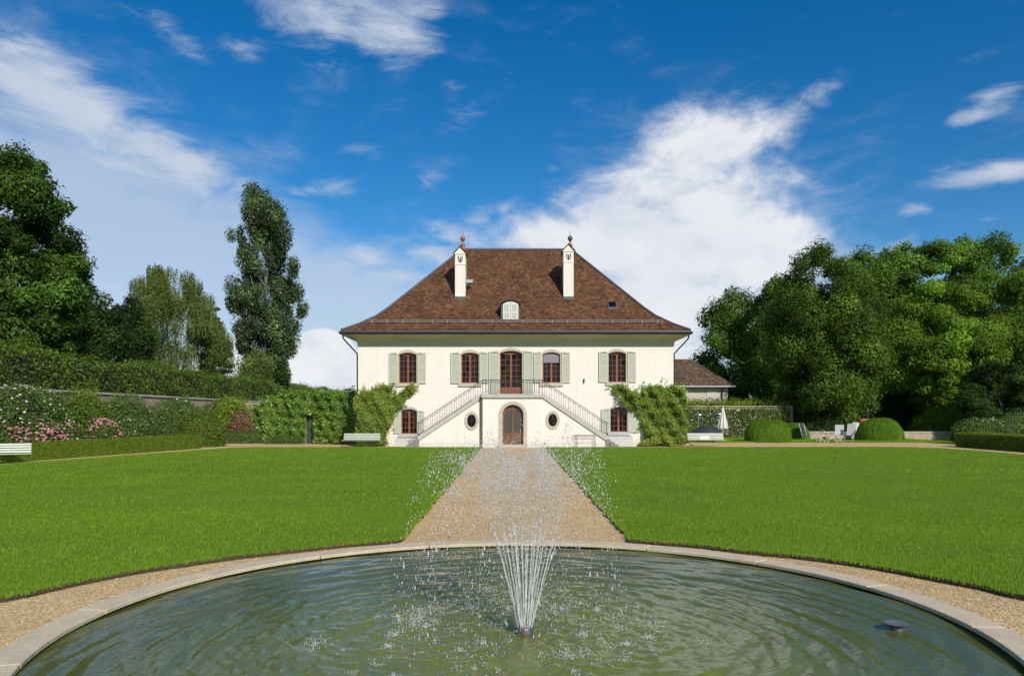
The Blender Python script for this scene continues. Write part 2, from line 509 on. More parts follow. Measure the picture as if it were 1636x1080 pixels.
def np_mesh(name, V, Fc, tint=None, smooth=False):
    me = bpy.data.meshes.new(name)
    V = np.asarray(V, dtype=np.float32)
    Fc = np.asarray(Fc, dtype=np.int32)
    k = Fc.shape[1]
    me.vertices.add(len(V))
    me.vertices.foreach_set('co', V.ravel())
    me.loops.add(Fc.size)
    me.loops.foreach_set('vertex_index', Fc.ravel())
    me.polygons.add(len(Fc))
    me.polygons.foreach_set('loop_start', np.arange(0, Fc.size, k, dtype=np.int32))
    if tint is not None:
        a = me.color_attributes.new('tint', 'FLOAT_COLOR', 'POINT')
        c = np.ones((len(V), 4), dtype=np.float32)
        c[:, :3] = tint
        a.data.foreach_set('color', c.ravel())
    me.update(calc_edges=True)
    if smooth:
        me.polygons.foreach_set('use_smooth', np.ones(len(Fc), dtype=bool))
    return me


class MB:
    def __init__(s):
        s.V = []; s.F = []

    def add(s, V, Fc):
        n = len(s.V)
        s.V.extend([tuple(v) for v in V])
        s.F.extend([tuple(i + n for i in f) for f in Fc])
        return s

    def box(s, x0, x1, y0, y1, z0, z1):
        return s.add([(x0, y0, z0), (x1, y0, z0), (x1, y1, z0), (x0, y1, z0), (x0, y0, z1), (x1, y0, z1), (x1, y1, z1), (x0, y1, z1)],
                     [(0, 3, 2, 1), (4, 5, 6, 7), (0, 1, 5, 4), (1, 2, 6, 5), (2, 3, 7, 6), (3, 0, 4, 7)])

    def prism(s, poly, y0, y1):
        """polygon of (x,z) extruded along Y"""
        n = len(poly)
        V = [(p[0], y0, p[1]) for p in poly] + [(p[0], y1, p[1]) for p in poly]
        Fc = [tuple(range(n)), tuple(range(2 * n - 1, n - 1, -1))]
        Fc += [(i, i + n, (i + 1) % n + n, (i + 1) % n) for i in range(n)]
        return s.add(V, Fc)

    def prismz(s, poly, z0, z1):
        n = len(poly)
        V = [(p[0], p[1], z0) for p in poly] + [(p[0], p[1], z1) for p in poly]
        Fc = [tuple(range(n - 1, -1, -1)), tuple(range(n, 2 * n))]
        Fc += [(i, (i + 1) % n, (i + 1) % n + n, i + n) for i in range(n)]
        return s.add(V, Fc)

    def prismx(s, poly, x0, x1):
        n = len(poly)
        V = [(x0, p[0], p[1]) for p in poly] + [(x1, p[0], p[1]) for p in poly]
        Fc = [tuple(range(n - 1, -1, -1)), tuple(range(n, 2 * n))]
        Fc += [(i, (i + 1) % n, (i + 1) % n + n, i + n) for i in range(n)]
        return s.add(V, Fc)

    def tube(s, pts, r, seg=8, cap=True):
        pts = [Vector(p) for p in pts]
        rs = r if isinstance(r, (list, tuple)) else [r] * len(pts)
        V = []; Fc = []
        prev = None
        for i, p in enumerate(pts):
            d = (pts[min(i + 1, len(pts) - 1)] - pts[max(i - 1, 0)])
            d = d.normalized() if d.length > 1e-9 else Vector((0, 0, 1))
            if prev is None:
                a = d.orthogonal().normalized()
            else:
                a = (prev - d * prev.dot(d))
                a = a.normalized() if a.length > 1e-6 else d.orthogonal().normalized()
            prev = a
            b = d.cross(a)
            for k in range(seg):
                t = 2 * PI * k / seg
                V.append(p + a * (math.cos(t) * rs[i]) + b * (math.sin(t) * rs[i]))
        for i in range(len(pts) - 1):
            for k in range(seg):
                k2 = (k + 1) % seg
                Fc.append((i * seg + k, i * seg + k2, (i + 1) * seg + k2, (i + 1) * seg + k))
        if cap:
            Fc.append(tuple(range(seg - 1, -1, -1)))
            Fc.append(tuple(range((len(pts) - 1) * seg, len(pts) * seg)))
        return s.add(V, Fc)

    def lathe(s, prof, c=(0, 0, 0), seg=16, wob=None):
        """profile of (radius, z)"""
        V = []; Fc = []
        for i, (r, z) in enumerate(prof):
            for k in range(seg):
                t = 2 * PI * k / seg
                rr = r * (wob(k, i) if wob else 1)
                V.append((c[0] + rr * math.cos(t), c[1] + rr * math.sin(t), c[2] + z))
        for i in range(len(prof) - 1):
            for k in range(seg):
                k2 = (k + 1) % seg
                Fc.append((i * seg + k, i * seg + k2, (i + 1) * seg + k2, (i + 1) * seg + k))
        Fc.append(tuple(range(seg - 1, -1, -1)))
        Fc.append(tuple(range((len(prof) - 1) * seg, len(prof) * seg)))
        return s.add(V, Fc)

    def rect_sweep(s, prof, rect, sides=(0, 1, 2, 3)):
        """profile of (outward offset, z) run round the rectangle x0,x1,y0,y1"""
        x0, x1, y0, y1 = rect
        n = len(prof)
        V = []
        for o, z in prof:
            V += [(x0 - o, y0 - o, z), (x1 + o, y0 - o, z), (x1 + o, y1 + o, z), (x0 - o, y1 + o, z)]
        Fc = []
        for i in range(n - 1):
            for k in sides:
                k2 = (k + 1) % 4
                Fc.append((i * 4 + k, i * 4 + k2, (i + 1) * 4 + k2, (i + 1) * 4 + k))
        return s.add(V, Fc)

    def mesh(s, name, org=(0, 0, 0), smooth=False, bevel=0.0):
        me = bpy.data.meshes.new(name)
        o = Vector(org)
        me.from_pydata([(v[0] - o[0], v[1] - o[1], v[2] - o[2]) for v in s.V], [], s.F)
        me.update()
        if bevel:
            bm = bmesh.new(); bm.from_mesh(me)
            bmesh.ops.bevel(bm, geom=[e for e in bm.edges if len(e.link_faces) == 2 and e.calc_face_angle(0) > 0.6], offset=bevel, segments=1, affect='EDGES')
            bm.to_mesh(me); bm.free()
        if smooth:
            me.polygons.foreach_set('use_smooth', np.ones(len(me.polygons), dtype=bool))
            try:
                me.set_sharp_from_angle(angle=math.radians(40))
            except Exception:
                pass
        return me

    def build(s, name, m, parent=None, smooth=False, kind=None, bevel=0.0):
        org = ORG.get(parent.name, Vector((0, 0, 0))) if parent is not None else Vector((0, 0, 0))
        o = link(name, s.mesh(name, org, smooth, bevel), parent, m)
        if kind:
            o['kind'] = kind
        return o


def put(name, me, parent, loc, rot=(0, 0, 0), scale=(1, 1, 1), m=None):
    """one more piece that shares mesh data; loc is in world metres"""
    o = link(name, me, parent, m)
    o.location = Vector(loc) - ORG.get(parent.name, Vector((0, 0, 0)))
    o.rotation_euler = rot
    o.scale = scale
    return o


def copy_thing(root, loc, rz, label):
    c = root.copy(); C.objects.link(c)
    c.location = loc; c.rotation_euler = (0, 0, rz); c['label'] = label
    for ch in [o for o in bpy.data.objects if o.parent is root]:
        d = ch.copy(); C.objects.link(d); d.parent = c
        for g in [o for o in bpy.data.objects if o.parent is ch]:
            e = g.copy(); C.objects.link(e); e.parent = d
    return c


# ------------------------------------------------------------------ leaves
def unit(rng, n):
    v = rng.normal(size=(n, 3))
    return v / np.linalg.norm(v, axis=1, keepdims=True)


def leaf_arrays(rng, P, N, size, aspect=0.62, var=0.28, mult=None, down=0.0):
    """diamond leaves at P facing N"""
    n = len(P)
    N = N / (np.linalg.norm(N, axis=1, keepdims=True) + 1e-9)
    R = unit(rng, n)
    R[:, 2] -= down
    T = R - N * np.sum(R * N, axis=1, keepdims=True)
    T /= np.linalg.norm(T, axis=1, keepdims=True) + 1e-9
    B = np.cross(N, T)
    s = (size * rng.uniform(0.6, 1.35, n))[:, None]
    a = P - T * s * 0.35 + B * s * aspect * 0.5
    b = P - T * s * 0.35 - B * s * aspect * 0.5
    c = P + T * s * 0.65 - N * s * 0.12
    V = np.stack([a, b, c], axis=1).reshape(-1, 3)
    Fc = np.arange(n * 3).reshape(n, 3)
    br = np.exp(rng.normal(0, var, n))
    if mult is not None:
        br = br * mult
    yl = rng.normal(0, 0.16, n)
    tint = np.stack([br * (1 + yl), br, br * (1 - yl)], axis=1)
    return V, Fc, np.repeat(np.clip(tint, 0.1, 3), 3, axis=0)


def crown_object(name, parent, m, rng, clumps, n, size, shell=(0.55, 1.08), up=0.35, flat=1.0, aspect=0.62, cvar=0.30, kind=None):
    """clumps: array of (x,y,z,r). Leaves sit in the shells of the clumps."""
    cl = np.asarray(clumps, dtype=float)
    n = int(n * 3.3); size = size * 0.84
    wgt = cl[:, 3] ** 2
    idx = rng.choice(len(cl), n, p=wgt / wgt.sum())
    D = unit(rng, n)
    D[:, 2] = D[:, 2] + 0.12
    f = rng.uniform(shell[0] ** 2, shell[1] ** 2, n) ** 0.5
    r = cl[idx, 3]
    f = f * (1 + 0.20 * lump(D * 2.2 + cl[idx, :3] * 3.7, 1.0, 5))
    P = cl[idx, :3] + D * (r * f)[:, None] * np.array([1, 1, flat]) + rng.normal(0, 0.06, (n, 3)) * r[:, None]
    view = np.array([0, 0, EYE]) - P
    view /= np.linalg.norm(view, axis=1, keepdims=True)
    fc = np.sum(D * view, axis=1)
    k = (fc > -0.25) | (rng.random(n) < 0.30)       # the side away from the garden stays thinner, with broader leaves
    P, D, idx, fc = P[k], D[k], idx[k], fc[k]
    n = len(P)
    size = size * np.where(fc > -0.25, 1.0, 1.7)
    N = D * 0.85 + unit(rng, n) * 0.55 + np.array([0, 0, up * .8])
    cm = np.exp(rng.normal(0, cvar, len(cl)))[idx]
    V, Fc, T = leaf_arrays(rng, P, N, size, aspect, mult=cm)
    V = V - np.array(ORG.get(parent.name, Vector((0, 0, 0))))
    o = link(name, np_mesh(name, V, Fc, T), parent, m)
    return o


def clumps_from_profile(rng, x, y, z0, z1, prof, n, cr, sink=0.5, flat=1.0):
    ts = np.array([p[0] for p in prof]); rs = np.array([p[1] for p in prof])
    out = []
    tt = np.linspace(0, 1, 200)
    rr = np.interp(tt, ts, rs) + 0.15 * rs.max()
    pr = rr / rr.sum()
    for i in range(n):
        t = rng.choice(tt, p=pr)
        R = np.interp(t, ts, rs)
        c = 1.12 * cr * rng.uniform(0.6, 1.35) * (0.55 + 0.45 * R / rs.max())
        rho = max(0.0, R - c * sink) * math.sqrt(rng.uniform(0.25, 1.0))
        th = rng.uniform(0, 2 * PI)
        out.append((x + rho * math.cos(th), y + rho * math.sin(th), z0 + t * (z1 - z0) - 0.4 * c * t, c))
    return np.array(out)


def trunk_object(parent, m, rng, x, y, zt, r0, clumps, nl=14, z_limb=0.25, name='trunk', rl=0.30):
    mb = MB()
    k = 8
    pts = []; rr = []
    for i in range(k + 1):
        t = i / k
        pts.append((x + rng.normal(0, 0.12) * t, y + rng.normal(0, 0.12) * t, zt * t - 0.1))
        rr.append(r0 * (1.25 if i == 0 else 1.0) * (1 - 0.86 * t))
    mb.tube(pts, rr, 9)
    ids = rng.permutation(len(clumps))[:nl]
    for i in ids:
        c = Vector(clumps[i][:3])
        zb = max(zt * z_limb, min(c.z - 0.25 * zt * rng.uniform(0.4, 1.2), zt * 0.9))
        t = zb / zt
        a = Vector((x, y, zb))
        b = a.lerp(c, 0.5) + Vector((0, 0, -0.06 * (c - a).length)) + Vector(rng.normal(0, 0.15, 3))
        rb = max(r0 * (1 - 0.86 * t) * 0.55, 0.03) * rl / 0.30
        mb.tube([a, a.lerp(b, .5), b, b.lerp(c, .6), c], [rb, rb * .8, rb * .6, rb * .4, rb * .15], 6)
    return mb.build(name, m, parent, smooth=True)


def tree(name, label, px, Y, top, base_py, prof_px, n, size, leafm, seed, ncl=70, cr=1.2, trunk_r=0.35, barkm='bark', flat=1.0, shell=(0.5, 1.08), up=0.35, cat='tree', group=None, nl=16, aspect=0.62, extra=None, rl=.3):
    """px: photo column of the stem; top / base_py: photo rows of the crown; prof_px: (t, half width in photo px)"""
    rng = np.random.default_rng(seed)
    p = at(px, 660, Y)
    z1 = at(px, top, Y).z
    z0 = at(px, base_py, Y).z
    prof = [(t, r * Y / F) for t, r in prof_px]
    th = thing(name, label, cat, (p.x, Y, 0), 0, group)
    cl = clumps_from_profile(rng, p.x, Y, z0, z1, prof, ncl, cr, flat=flat)
    if extra is not None:
        cl = np.vstack([cl, extra])
    trunk_object(th, M[barkm], rng, p.x, Y, max(z1 * (0.9 if barkm == 'bark_pale' else 0.68), 1.0), trunk_r, cl, nl, rl=rl)
    crown_object('crown', th, M[leafm], rng, cl, n, size, shell, up, flat, aspect)
    return th


def sample_surface(rng, V, T, n):
    V = np.asarray(V, float); T = np.asarray(T, int)
    a, b, c = V[T[:, 0]], V[T[:, 1]], V[T[:, 2]]
    nr = np.cross(b - a, c - a)
    ar = np.linalg.norm(nr, axis=1)
    nr = nr / (ar[:, None] + 1e-12)
    i = rng.choice(len(T), n, p=ar / ar.sum())
    u = rng.random(n); v = rng.random(n)
    k = u + v > 1
    u[k] = 1 - u[k]; v[k] = 1 - v[k]
    P = a[i] + (b[i] - a[i]) * u[:, None] + (c[i] - a[i]) * v[:, None]
    return P, nr[i]


def lump(P, sc, seed):
    """smooth pseudo-noise -1..1"""
    r = np.random.default_rng(seed)
    s = np.zeros(len(P))
    for k in range(6):
        w = r.normal(size=3) * sc * (1 + 0.5 * k)
        s += np.sin(P @ w + r.uniform(0, 6.28)) / (1 + 0.5 * k)
    return s / 2.2


def leafy(name, parent, m, rng, V, T, n, size, out=0.06, lumps=0.0, lscale=2.0, up=0.2, rnd=0.6, seed=1, aspect=0.62, mult=None, drop=None, var=0.28):
    n = int(n * 1.7); size = size * 0.88
    P, N = sample_surface(rng, V, T, n)
    if drop is not None:
        k = drop(P)
        P = P[k]; N = N[k]
    view = np.array([0, 0, EYE]) - P
    view /= np.linalg.norm(view, axis=1, keepdims=True)
    k = (np.sum(N * view, axis=1) > -0.2) | (rng.random(len(P)) < 0.15)
    P = P[k]; N = N[k]
    L = lump(P, lscale, seed)
    P = P + N * (rng.normal(0, out, len(P)) + lumps * L)[:, None]
    Nn = N * 0.8 + unit(rng, len(P)) * rnd + np.array([0, 0, up])
    mm = np.exp(0.10 * lump(P, lscale * 1.7, seed + 5))
    Va, Fa, Ta = leaf_arrays(rng, P, Nn, size, aspect, var, mult=mm)
    if parent is not None:
        Va = Va - np.array(ORG.get(parent.name, Vector((0, 0, 0))))
    return link(name, np_mesh(name, Va, Fa, Ta), parent, m)


def grid_box(x0, x1, y0, y1, z0, z1, step):
    """triangulated box skin without its bottom, subdivided"""
    V = []; T = []

    def face(o, u, v):
        nu = max(1, int(round(u.length / step))); nv = max(1, int(round(v.length / step)))
        b = len(V)
        for j in range(nv + 1):
            for i in range(nu + 1):
                V.append(o + u * (i / nu) + v * (j / nv))
        for j in range(nv):
            for i in range(nu):
                q = b + j * (nu + 1) + i
                T.append((q, q + 1, q + nu + 2)); T.append((q, q + nu + 2, q + nu + 1))
    X, Y_, Z = Vector((x1 - x0, 0, 0)), Vector((0, y1 - y0, 0)), Vector((0, 0, z1 - z0))
    face(Vector((x0, y0, z0)), X, Z)
    face(Vector((x1, y0, z0)), Y_, Z)
    face(Vector((x1, y1, z0)), -X, Z)
    face(Vector((x0, y1, z0)), -Y_, Z)
    face(Vector((x0, y0, z1)), X, Y_)
    return np.array([tuple(v) for v in V]), np.array(T)


def hedge_between(name, label, cat, a, b, width, z0, z1, n, size, m, seed, out=0.05, lumps=0.03, lscale=2.0, coarse=0.6, rnd=.6, toplump=0.0):
    """a clipped or loose hedge from a to b (x,y): dark twiggy body and a skin of leaves"""
    a = Vector((a[0], a[1], 0)); b = Vector((b[0], b[1], 0))
    L = (b - a).length
    ang = math.atan2(b.y - a.y, b.x - a.x)
    th = thing(name, label, cat, (a.x, a.y, 0))
    V, T = grid_box(0, L, -width / 2, width / 2, z0, z1, coarse)
    inset = 0.06 + out * 0.6
    ca, sa = math.cos(ang), math.sin(ang)

    def tf(Vv):
        return np.stack([a.x + Vv[:, 0] * ca - Vv[:, 1] * sa, a.y + Vv[:, 0] * sa + Vv[:, 1] * ca, Vv[:, 2]], axis=1)
    Vi, Ti = grid_box(inset, L - inset, -width / 2 + inset, width / 2 - inset, z0, z1 - inset, 5.0)
    Vi = tf(Vi) - np.array(ORG[th.name])
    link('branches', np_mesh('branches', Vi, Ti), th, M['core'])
    rng = np.random.default_rng(seed)
    Vw = tf(V)
    if toplump:
        Vw[:, 2] += np.where(V[:, 2] > z1 - 0.01, toplump * lump(Vw, 0.5, seed), 0)
    leafy('foliage', th, m, rng, Vw, T, n, size, out, lumps, lscale, seed=seed, rnd=rnd)
    return th


def dome(cx, cy, rx, ry, h, seg=20, rings=8, pw=0.75):
    V = []; T = []
    for j in range(rings + 1):
        t = j / rings
        e = t * PI / 2
        r = math.cos(e) ** pw
        for i in range(seg):
            a = 2 * PI * i / seg
            V.append((cx + rx * r * math.cos(a), cy + ry * r * math.sin(a), h * math.sin(e) ** 0.9))
    for j in range(rings):
        for i in range(seg):
            i2 = (i + 1) % seg
            p, q, r_, s_ = j * seg + i, j * seg + i2, (j + 1) * seg + i2, (j + 1) * seg + i
            T.append((p, q, r_)); T.append((p, r_, s_))
    return np.array(V, float), np.array(T)


def shrub(name, label, cat, cx, cy, rx, ry, h, n, size, m, seed, out=0.05, lumps=0.04, lscale=2.0, z=0.0, flowers=None, nf=0, fsize=0.07, group=None, rnd=.6, pw=.75, core='core'):
    th = thing(name, label, cat, (cx, cy, z), 0, group)
    V, T = dome(cx, cy, rx, ry, h, pw=pw)
    V[:, 2] += z
    Vi, Ti = dome(cx, cy, rx * .88, ry * .88, h * .9, 12, 5, pw)
    Vi[:, 2] += z
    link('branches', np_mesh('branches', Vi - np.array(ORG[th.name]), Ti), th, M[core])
    rng = np.random.default_rng(seed)
    leafy('foliage', th, m, rng, V, T, n, size, out, lumps, lscale, seed=seed, rnd=rnd)
    if flowers:
        for fm, cnt in ((flowers, nf),) if isinstance(flowers, str) else flowers:
            blossoms(th, M[fm], rng, V, T, cnt, fsize, out * 0.8 + 0.04, seed)
    return th


ICO_V = None


def ico():
    global ICO_V
    if ICO_V is None:
        bm = bmesh.new()
        bmesh.ops.create_icosphere(bm, subdivisions=1, radius=1.0)
        bm.verts.ensure_lookup_table()
        ICO_V = (np.array([v.co[:] for v in bm.verts]), np.array([[v.index for v in f.verts] for f in bm.faces]))
        bm.free()
    return ICO_V


OCT = (np.array([(1, 0, 0), (-1, 0, 0), (0, 1, 0), (0, -1, 0), (0, 0, 1), (0, 0, -1)], float),
       np.array([(0, 2, 4), (2, 1, 4), (1, 3, 4), (3, 0, 4), (2, 0, 5), (1, 2, 5), (3, 1, 5), (0, 3, 5)]))


def many(shape, P, scale, tint=None, rot=None):
    """many small copies of one shape in one mesh: P (n,3), scale (n,3)"""
    SV, SF = shape
    n = len(P)
    V = SV[None] * scale[:, None, :]
    if rot is not None:
        V = np.einsum('nij,nkj->nki', rot, V)
    V = (V + P[:, None, :]).reshape(-1, 3)
    Fc = (SF[None] + (np.arange(n) * len(SV))[:, None, None]).reshape(-1, 3)
    T = None if tint is None else np.repeat(tint, len(SV), axis=0)
    return V, Fc, T


def blossoms(parent, m, rng, V, T, n, size, out, seed, clustered=0.6):
    P, N = sample_surface(rng, V, T, n * 2)
    L = lump(P, 3.0, seed + 11)
    o = np.argsort(-(L * clustered + rng.normal(0, 0.5, len(P))))[:n]
    P = P[o] + N[o] * (out + rng.uniform(0, 0.05, n))[:, None]
    sc = size * rng.uniform(0.5, 1.2, (n, 1)) * np.array([[1, 1, 0.8]])
    br = rng.uniform(0.6, 1.25, (n, 1)) * np.array([[1, 1, 1]])
    Vm, Fm, Tm = many(OCT if size < 0.05 else ico(), P, sc, br)
    Vm = Vm - np.array(ORG.get(parent.name, Vector((0, 0, 0))))
    o = link('blossoms', np_mesh('blossoms', Vm, Fm, Tm), parent, m)
    o['kind'] = 'stuff'
    return o


# ------------------------------------------------------------------ ground, lawn, gravel, water
PC = Vector((0.10, 7.97))          # centre of the round pool
R_OUT, R_IN = 4.93, 4.60


def ring_sheet(name, m, r0, outer, z, kind='structure'):
    """sheet with the round hole of the pool; outer(theta) gives radius list"""
    V = []; Fc = []
    N = 180
    for i in range(N):
        a = 2 * PI * i / N
        rad = [r0] + outer(a)
        for r in rad:
            V.append((PC.x + r * math.cos(a), PC.y + r * math.sin(a), z))
    k = len([r0] + outer(0))
    for i in range(N):
        j = (i + 1) % N
        for q in range(k - 1):
            Fc.append((i * k + q, i * k + q + 1, j * k + q + 1, j * k + q))
    o = link(name, np_mesh(name, V, Fc), None, m)
    o['kind'] = kind
    return o


def rect_radius(a, x0, x1, y0, y1):
    dx, dy = math.cos(a), math.sin(a)
    r = []
    if dx > 1e-9: r.append((x1 - PC.x) / dx)
    if dx < -1e-9: r.append((x0 - PC.x) / dx)
    if dy > 1e-9: r.append((y1 - PC.y) / dy)
    if dy < -1e-9: r.append((y0 - PC.y) / dy)
    return min(r)


ring_sheet('ground', M['field'], R_OUT - 0.05, lambda a: [8, 14, 26, 50, 100, 200, 500, 1500, 6000], -0.006)
ring_sheet('gravel_path', M['gravel'], R_OUT - 0.04, lambda a: [min(6.5, rect_radius(a, -24.5, 31, -3, 57)), rect_radius(a, -24.5, 31, -3, 57)], 0.0)

LAWN_Z = 0.068
edge_arc = [(-1.88, 12.72), (-2.6, 12.35), (-3.35, 11.85), (-4.1, 11.3), (-4.7, 10.75), (-5.15, 10.2), (-5.5, 9.6), (-5.95, 8.6), (-6.2, 7.6), (-6.3, 6.5), (-6.25, 5.0), (-6.0, 3.0)]
lawn_l = edge_arc + [(-5.9, -2.5), (-25.0, -2.5), (-23.6, 18), (-20.9, 32.6), (-18.9, 40.5), (-17.7, 45.2), (-17.1, 46.5), (-15.8, 47.2), (-1.93, 47.2)]
lawn_r = [(-x + 0.14, y) for x, y in edge_arc] + [(6.0, -2.5), (26.4, -2.5), (26.4, 43), (26.0, 45.6), (25.0, 47.0), (23.5, 47.4), (2.12, 47.2)]


def densify(poly, step=0.35, jit=0.025, seed=0):
    r = random.Random(seed)
    out = []
    for i, p in enumerate(poly):
        q = poly[(i + 1) % len(poly)]
        d = math.hypot(q[0] - p[0], q[1] - p[1])
        n = max(1, int(d / step)) if d < 45 else 40
        for k in range(n):
            t = k / n
            out.append((p[0] + (q[0] - p[0]) * t + r.gauss(0, jit), p[1] + (q[1] - p[1]) * t + r.gauss(0, jit)))
    return out


def inside(poly, X, Y):
    p = np.array(poly)
    res = np.zeros(len(X), bool)
    j = len(p) - 1
    for i in range(len(p)):
        xi, yi = p[i]; xj, yj = p[j]
        c = ((yi > Y) != (yj > Y)) & (X < (xj - xi) * (Y - yi) / (yj - yi + 1e-12) + xi)
        res ^= c
        j = i
    return res


def blades(rng, X, Y, Z, h, w, lean=0.35):
    n = len(X)
    a = rng.uniform(0, 2 * PI, n)
    hh = h * rng.uniform(0.55, 1.3, n); ww = w * rng.uniform(0.7, 1.3, n)
    la = rng.uniform(0, 2 * PI, n); ll = hh * np.abs(rng.normal(0, lean, n))
    bx, by = np.cos(a) * ww / 2, np.sin(a) * ww / 2
    tx, ty = np.cos(la) * ll, np.sin(la) * ll
    V = np.stack([np.stack([X - bx, Y - by, Z], 1), np.stack([X + bx, Y + by, Z], 1), np.stack([X + tx, Y + ty, Z + hh], 1)], 1).reshape(-1, 3)
    Fc = np.arange(3 * n).reshape(n, 3)
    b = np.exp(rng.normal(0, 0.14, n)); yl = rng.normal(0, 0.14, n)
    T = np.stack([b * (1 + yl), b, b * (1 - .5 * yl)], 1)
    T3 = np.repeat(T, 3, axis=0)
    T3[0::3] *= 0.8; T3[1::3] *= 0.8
    return V, Fc, T3


def lawn(poly, seed, label):
    dp = densify(poly, seed=seed)
    mb = MB()
    mb.prismz(dp, -0.02, LAWN_Z)
    o = mb.build('lawn', M['turf']); o['kind'] = 'structure'
    o.data.materials.append(M['soil'])
    for p in o.data.polygons:                 # the cut edge shows bare earth
        if abs(p.normal.z) < 0.5: p.material_index = 1
    rng = np.random.default_rng(seed)
    parts = []
    xs = [p[0] for p in poly]
    for y0, y1, per, h, w in ((5.5, 11, 1700, 0.032, 0.0080), (11, 17, 950, 0.032, 0.0110), (17, 26, 370, 0.030, 0.0165), (26, 48, 130, 0.032, 0.028)):
        x0, x1 = min(xs), max(xs)
        lim = y1 * 0.72 + 3.5
        x0, x1 = max(x0, -lim), min(x1, lim)
        n = int((x1 - x0) * (y1 - y0) * per)
        X = rng.uniform(x0, x1, n); Y = rng.uniform(y0, y1, n)
        k = inside(dp, X, Y) & (np.abs(X) < Y * 0.72 + 3.4)
        X, Y = X[k], Y[k]
        hv = h * (0.8 + 0.35 * (0.5 + 0.5 * lump(np.stack([X, Y, X * 0], 1), 1.3, seed)))
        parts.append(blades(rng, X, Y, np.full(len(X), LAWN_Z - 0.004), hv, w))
    # longer, ragged grass hanging over the cut edge
    per = np.array(dp)
    seg = np.linalg.norm(np.roll(per, -1, 0) - per, axis=1)
    i = rng.choice(len(per), 26000, p=seg * (seg < 3) / (seg * (seg < 3)).sum())
    t = rng.random(len(i))[:, None]
    E = per[i] * (1 - t) + np.roll(per, -1, 0)[i] * t + rng.normal(0, 0.022, (len(i), 2))
    k = (E[:, 1] > 5) & (E[:, 1] < 47.8)
    E = E[k]
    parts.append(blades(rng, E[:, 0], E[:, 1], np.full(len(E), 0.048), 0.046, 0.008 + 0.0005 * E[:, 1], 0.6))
    V = np.concatenate([p[0] for p in parts])
    n0 = 0; Fs = []
    for p in parts:
        Fs.append(p[1] + n0); n0 += len(p[0])
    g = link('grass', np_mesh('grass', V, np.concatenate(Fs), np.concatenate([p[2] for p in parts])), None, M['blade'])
    tag(g, label, 'grass', kind='stuff')


lawn(lawn_l, 11, 'short bright green grass of the lawn left of the gravel path')
lawn(lawn_r, 12, 'short bright green grass of the lawn right of the gravel path')

# the small back lawn right of the house
mb = MB()
mb.prismz(densify([(12.2, 56.0), (32, 56.3), (34, 74), (12.2, 74)], 1.0, .05), -0.02, 0.05)
o = mb.build('back_lawn', M['turf']); o['kind'] = 'structure'
rng = np.random.default_rng(5)
X = rng.uniform(12.3, 33, 40000); Y = rng.uniform(56.05, 66, 40000)
V, Fc, T = blades(rng, X, Y, np.full(len(X), .046), 0.07, 0.06)
tag(link('grass', np_mesh('grass', V, Fc, T), None, M['blade']), 'green grass round the clipped bushes and garden chairs beside the house', 'grass', kind='stuff')

# loose pebbles of the gravel
rng = np.random.default_rng(3)
n = 120000
X = rng.uniform(-9, 9, n); Y = 5 + 29 * rng.random(n) ** 1.6
r = np.hypot(X - PC.x, Y - PC.y)
k = (r > R_OUT + 0.01) & ~inside(lawn_l, X, Y) & ~inside(lawn_r, X, Y) & (np.abs(X) < Y * .72 + .5) & (rng.random(n) < np.clip((34 - Y) / 16, 0, 1))
X, Y = X[k][:48000], Y[k][:48000]
n = len(X)
sz = rng.uniform(0.005, 0.013, (n, 1)) * rng.uniform(0.7, 1.2, (n, 3)) * np.array([[1, 1, 0.65]]) * np.clip(Y / 11, 1, 1.8)[:, None]
P = np.stack([X, Y, sz[:, 2] * 0.5], 1)
a = rng.uniform(0, 2 * PI, n)
Rm = np.zeros((n, 3, 3)); Rm[:, 0, 0] = np.cos(a); Rm[:, 0, 1] = -np.sin(a); Rm[:, 1, 0] = np.sin(a); Rm[:, 1, 1] = np.cos(a); Rm[:, 2, 2] = 1
tn = np.exp(rng.normal(-0.03, 0.28, (n, 1))) * np.array([[1, 1, 1]]) + rng.normal(0, 0.06, (n, 3))
V, Fc, T = many(OCT, P, sz, np.clip(tn, 0.15, 2.0), Rm)
tag(link('gravel', np_mesh('gravel', V, Fc, T), None, M['pebble']), 'loose tan pebbles of the gravel path and pool surround', 'gravel', kind='stuff')

# ------------------------------------------------------------------ the round pool and its fountain
pool = thing('fountain_pool', 'round stone pool with pale coping in the foreground', 'pool', (PC.x, PC.y, 0))
WATER_Z = -0.040
mb = MB()
mb.lathe([(R_IN + 0.03, -0.7), (R_OUT - 0.02, -0.7), (R_OUT - 0.02, -0.025), (R_IN + 0.03, -0.025)], (PC.x, PC.y, 0), 96)
mb.F = mb.F[:-2]
mb.V, mb.F = mb.V, mb.F
mb.build('basin_wall', M['basin'], pool)
mb = MB().lathe([(0.0001, -0.7), (R_IN + 0.06, -0.698)], (PC.x, PC.y, 0), 64)
mb.F = mb.F[:-2]
mb.build('basin_floor', M['basin'], pool)
NST = 16
sb = MB()
half = PI / NST - 0.0016
seg = 10
poly = [(R_OUT * math.sin(-half + 2 * half * i / seg), R_OUT * math.cos(-half + 2 * half * i / seg)) for i in range(seg + 1)]
poly += [(R_IN * math.sin(half - 2 * half * i / seg), R_IN * math.cos(half - 2 * half * i / seg)) for i in range(seg + 1)]
sb.prismz(poly[::-1], -0.022, 0.03)
cop = sb.mesh('coping_stone', bevel=0.008)
cop.materials.append(M['coping'])
rng = random.Random(4)
for i in range(NST):
    put('coping_stone', cop, pool, (PC.x, PC.y, rng.uniform(-0.003, 0.004)), (0, 0, 2 * PI * (i + 0.32) / NST))

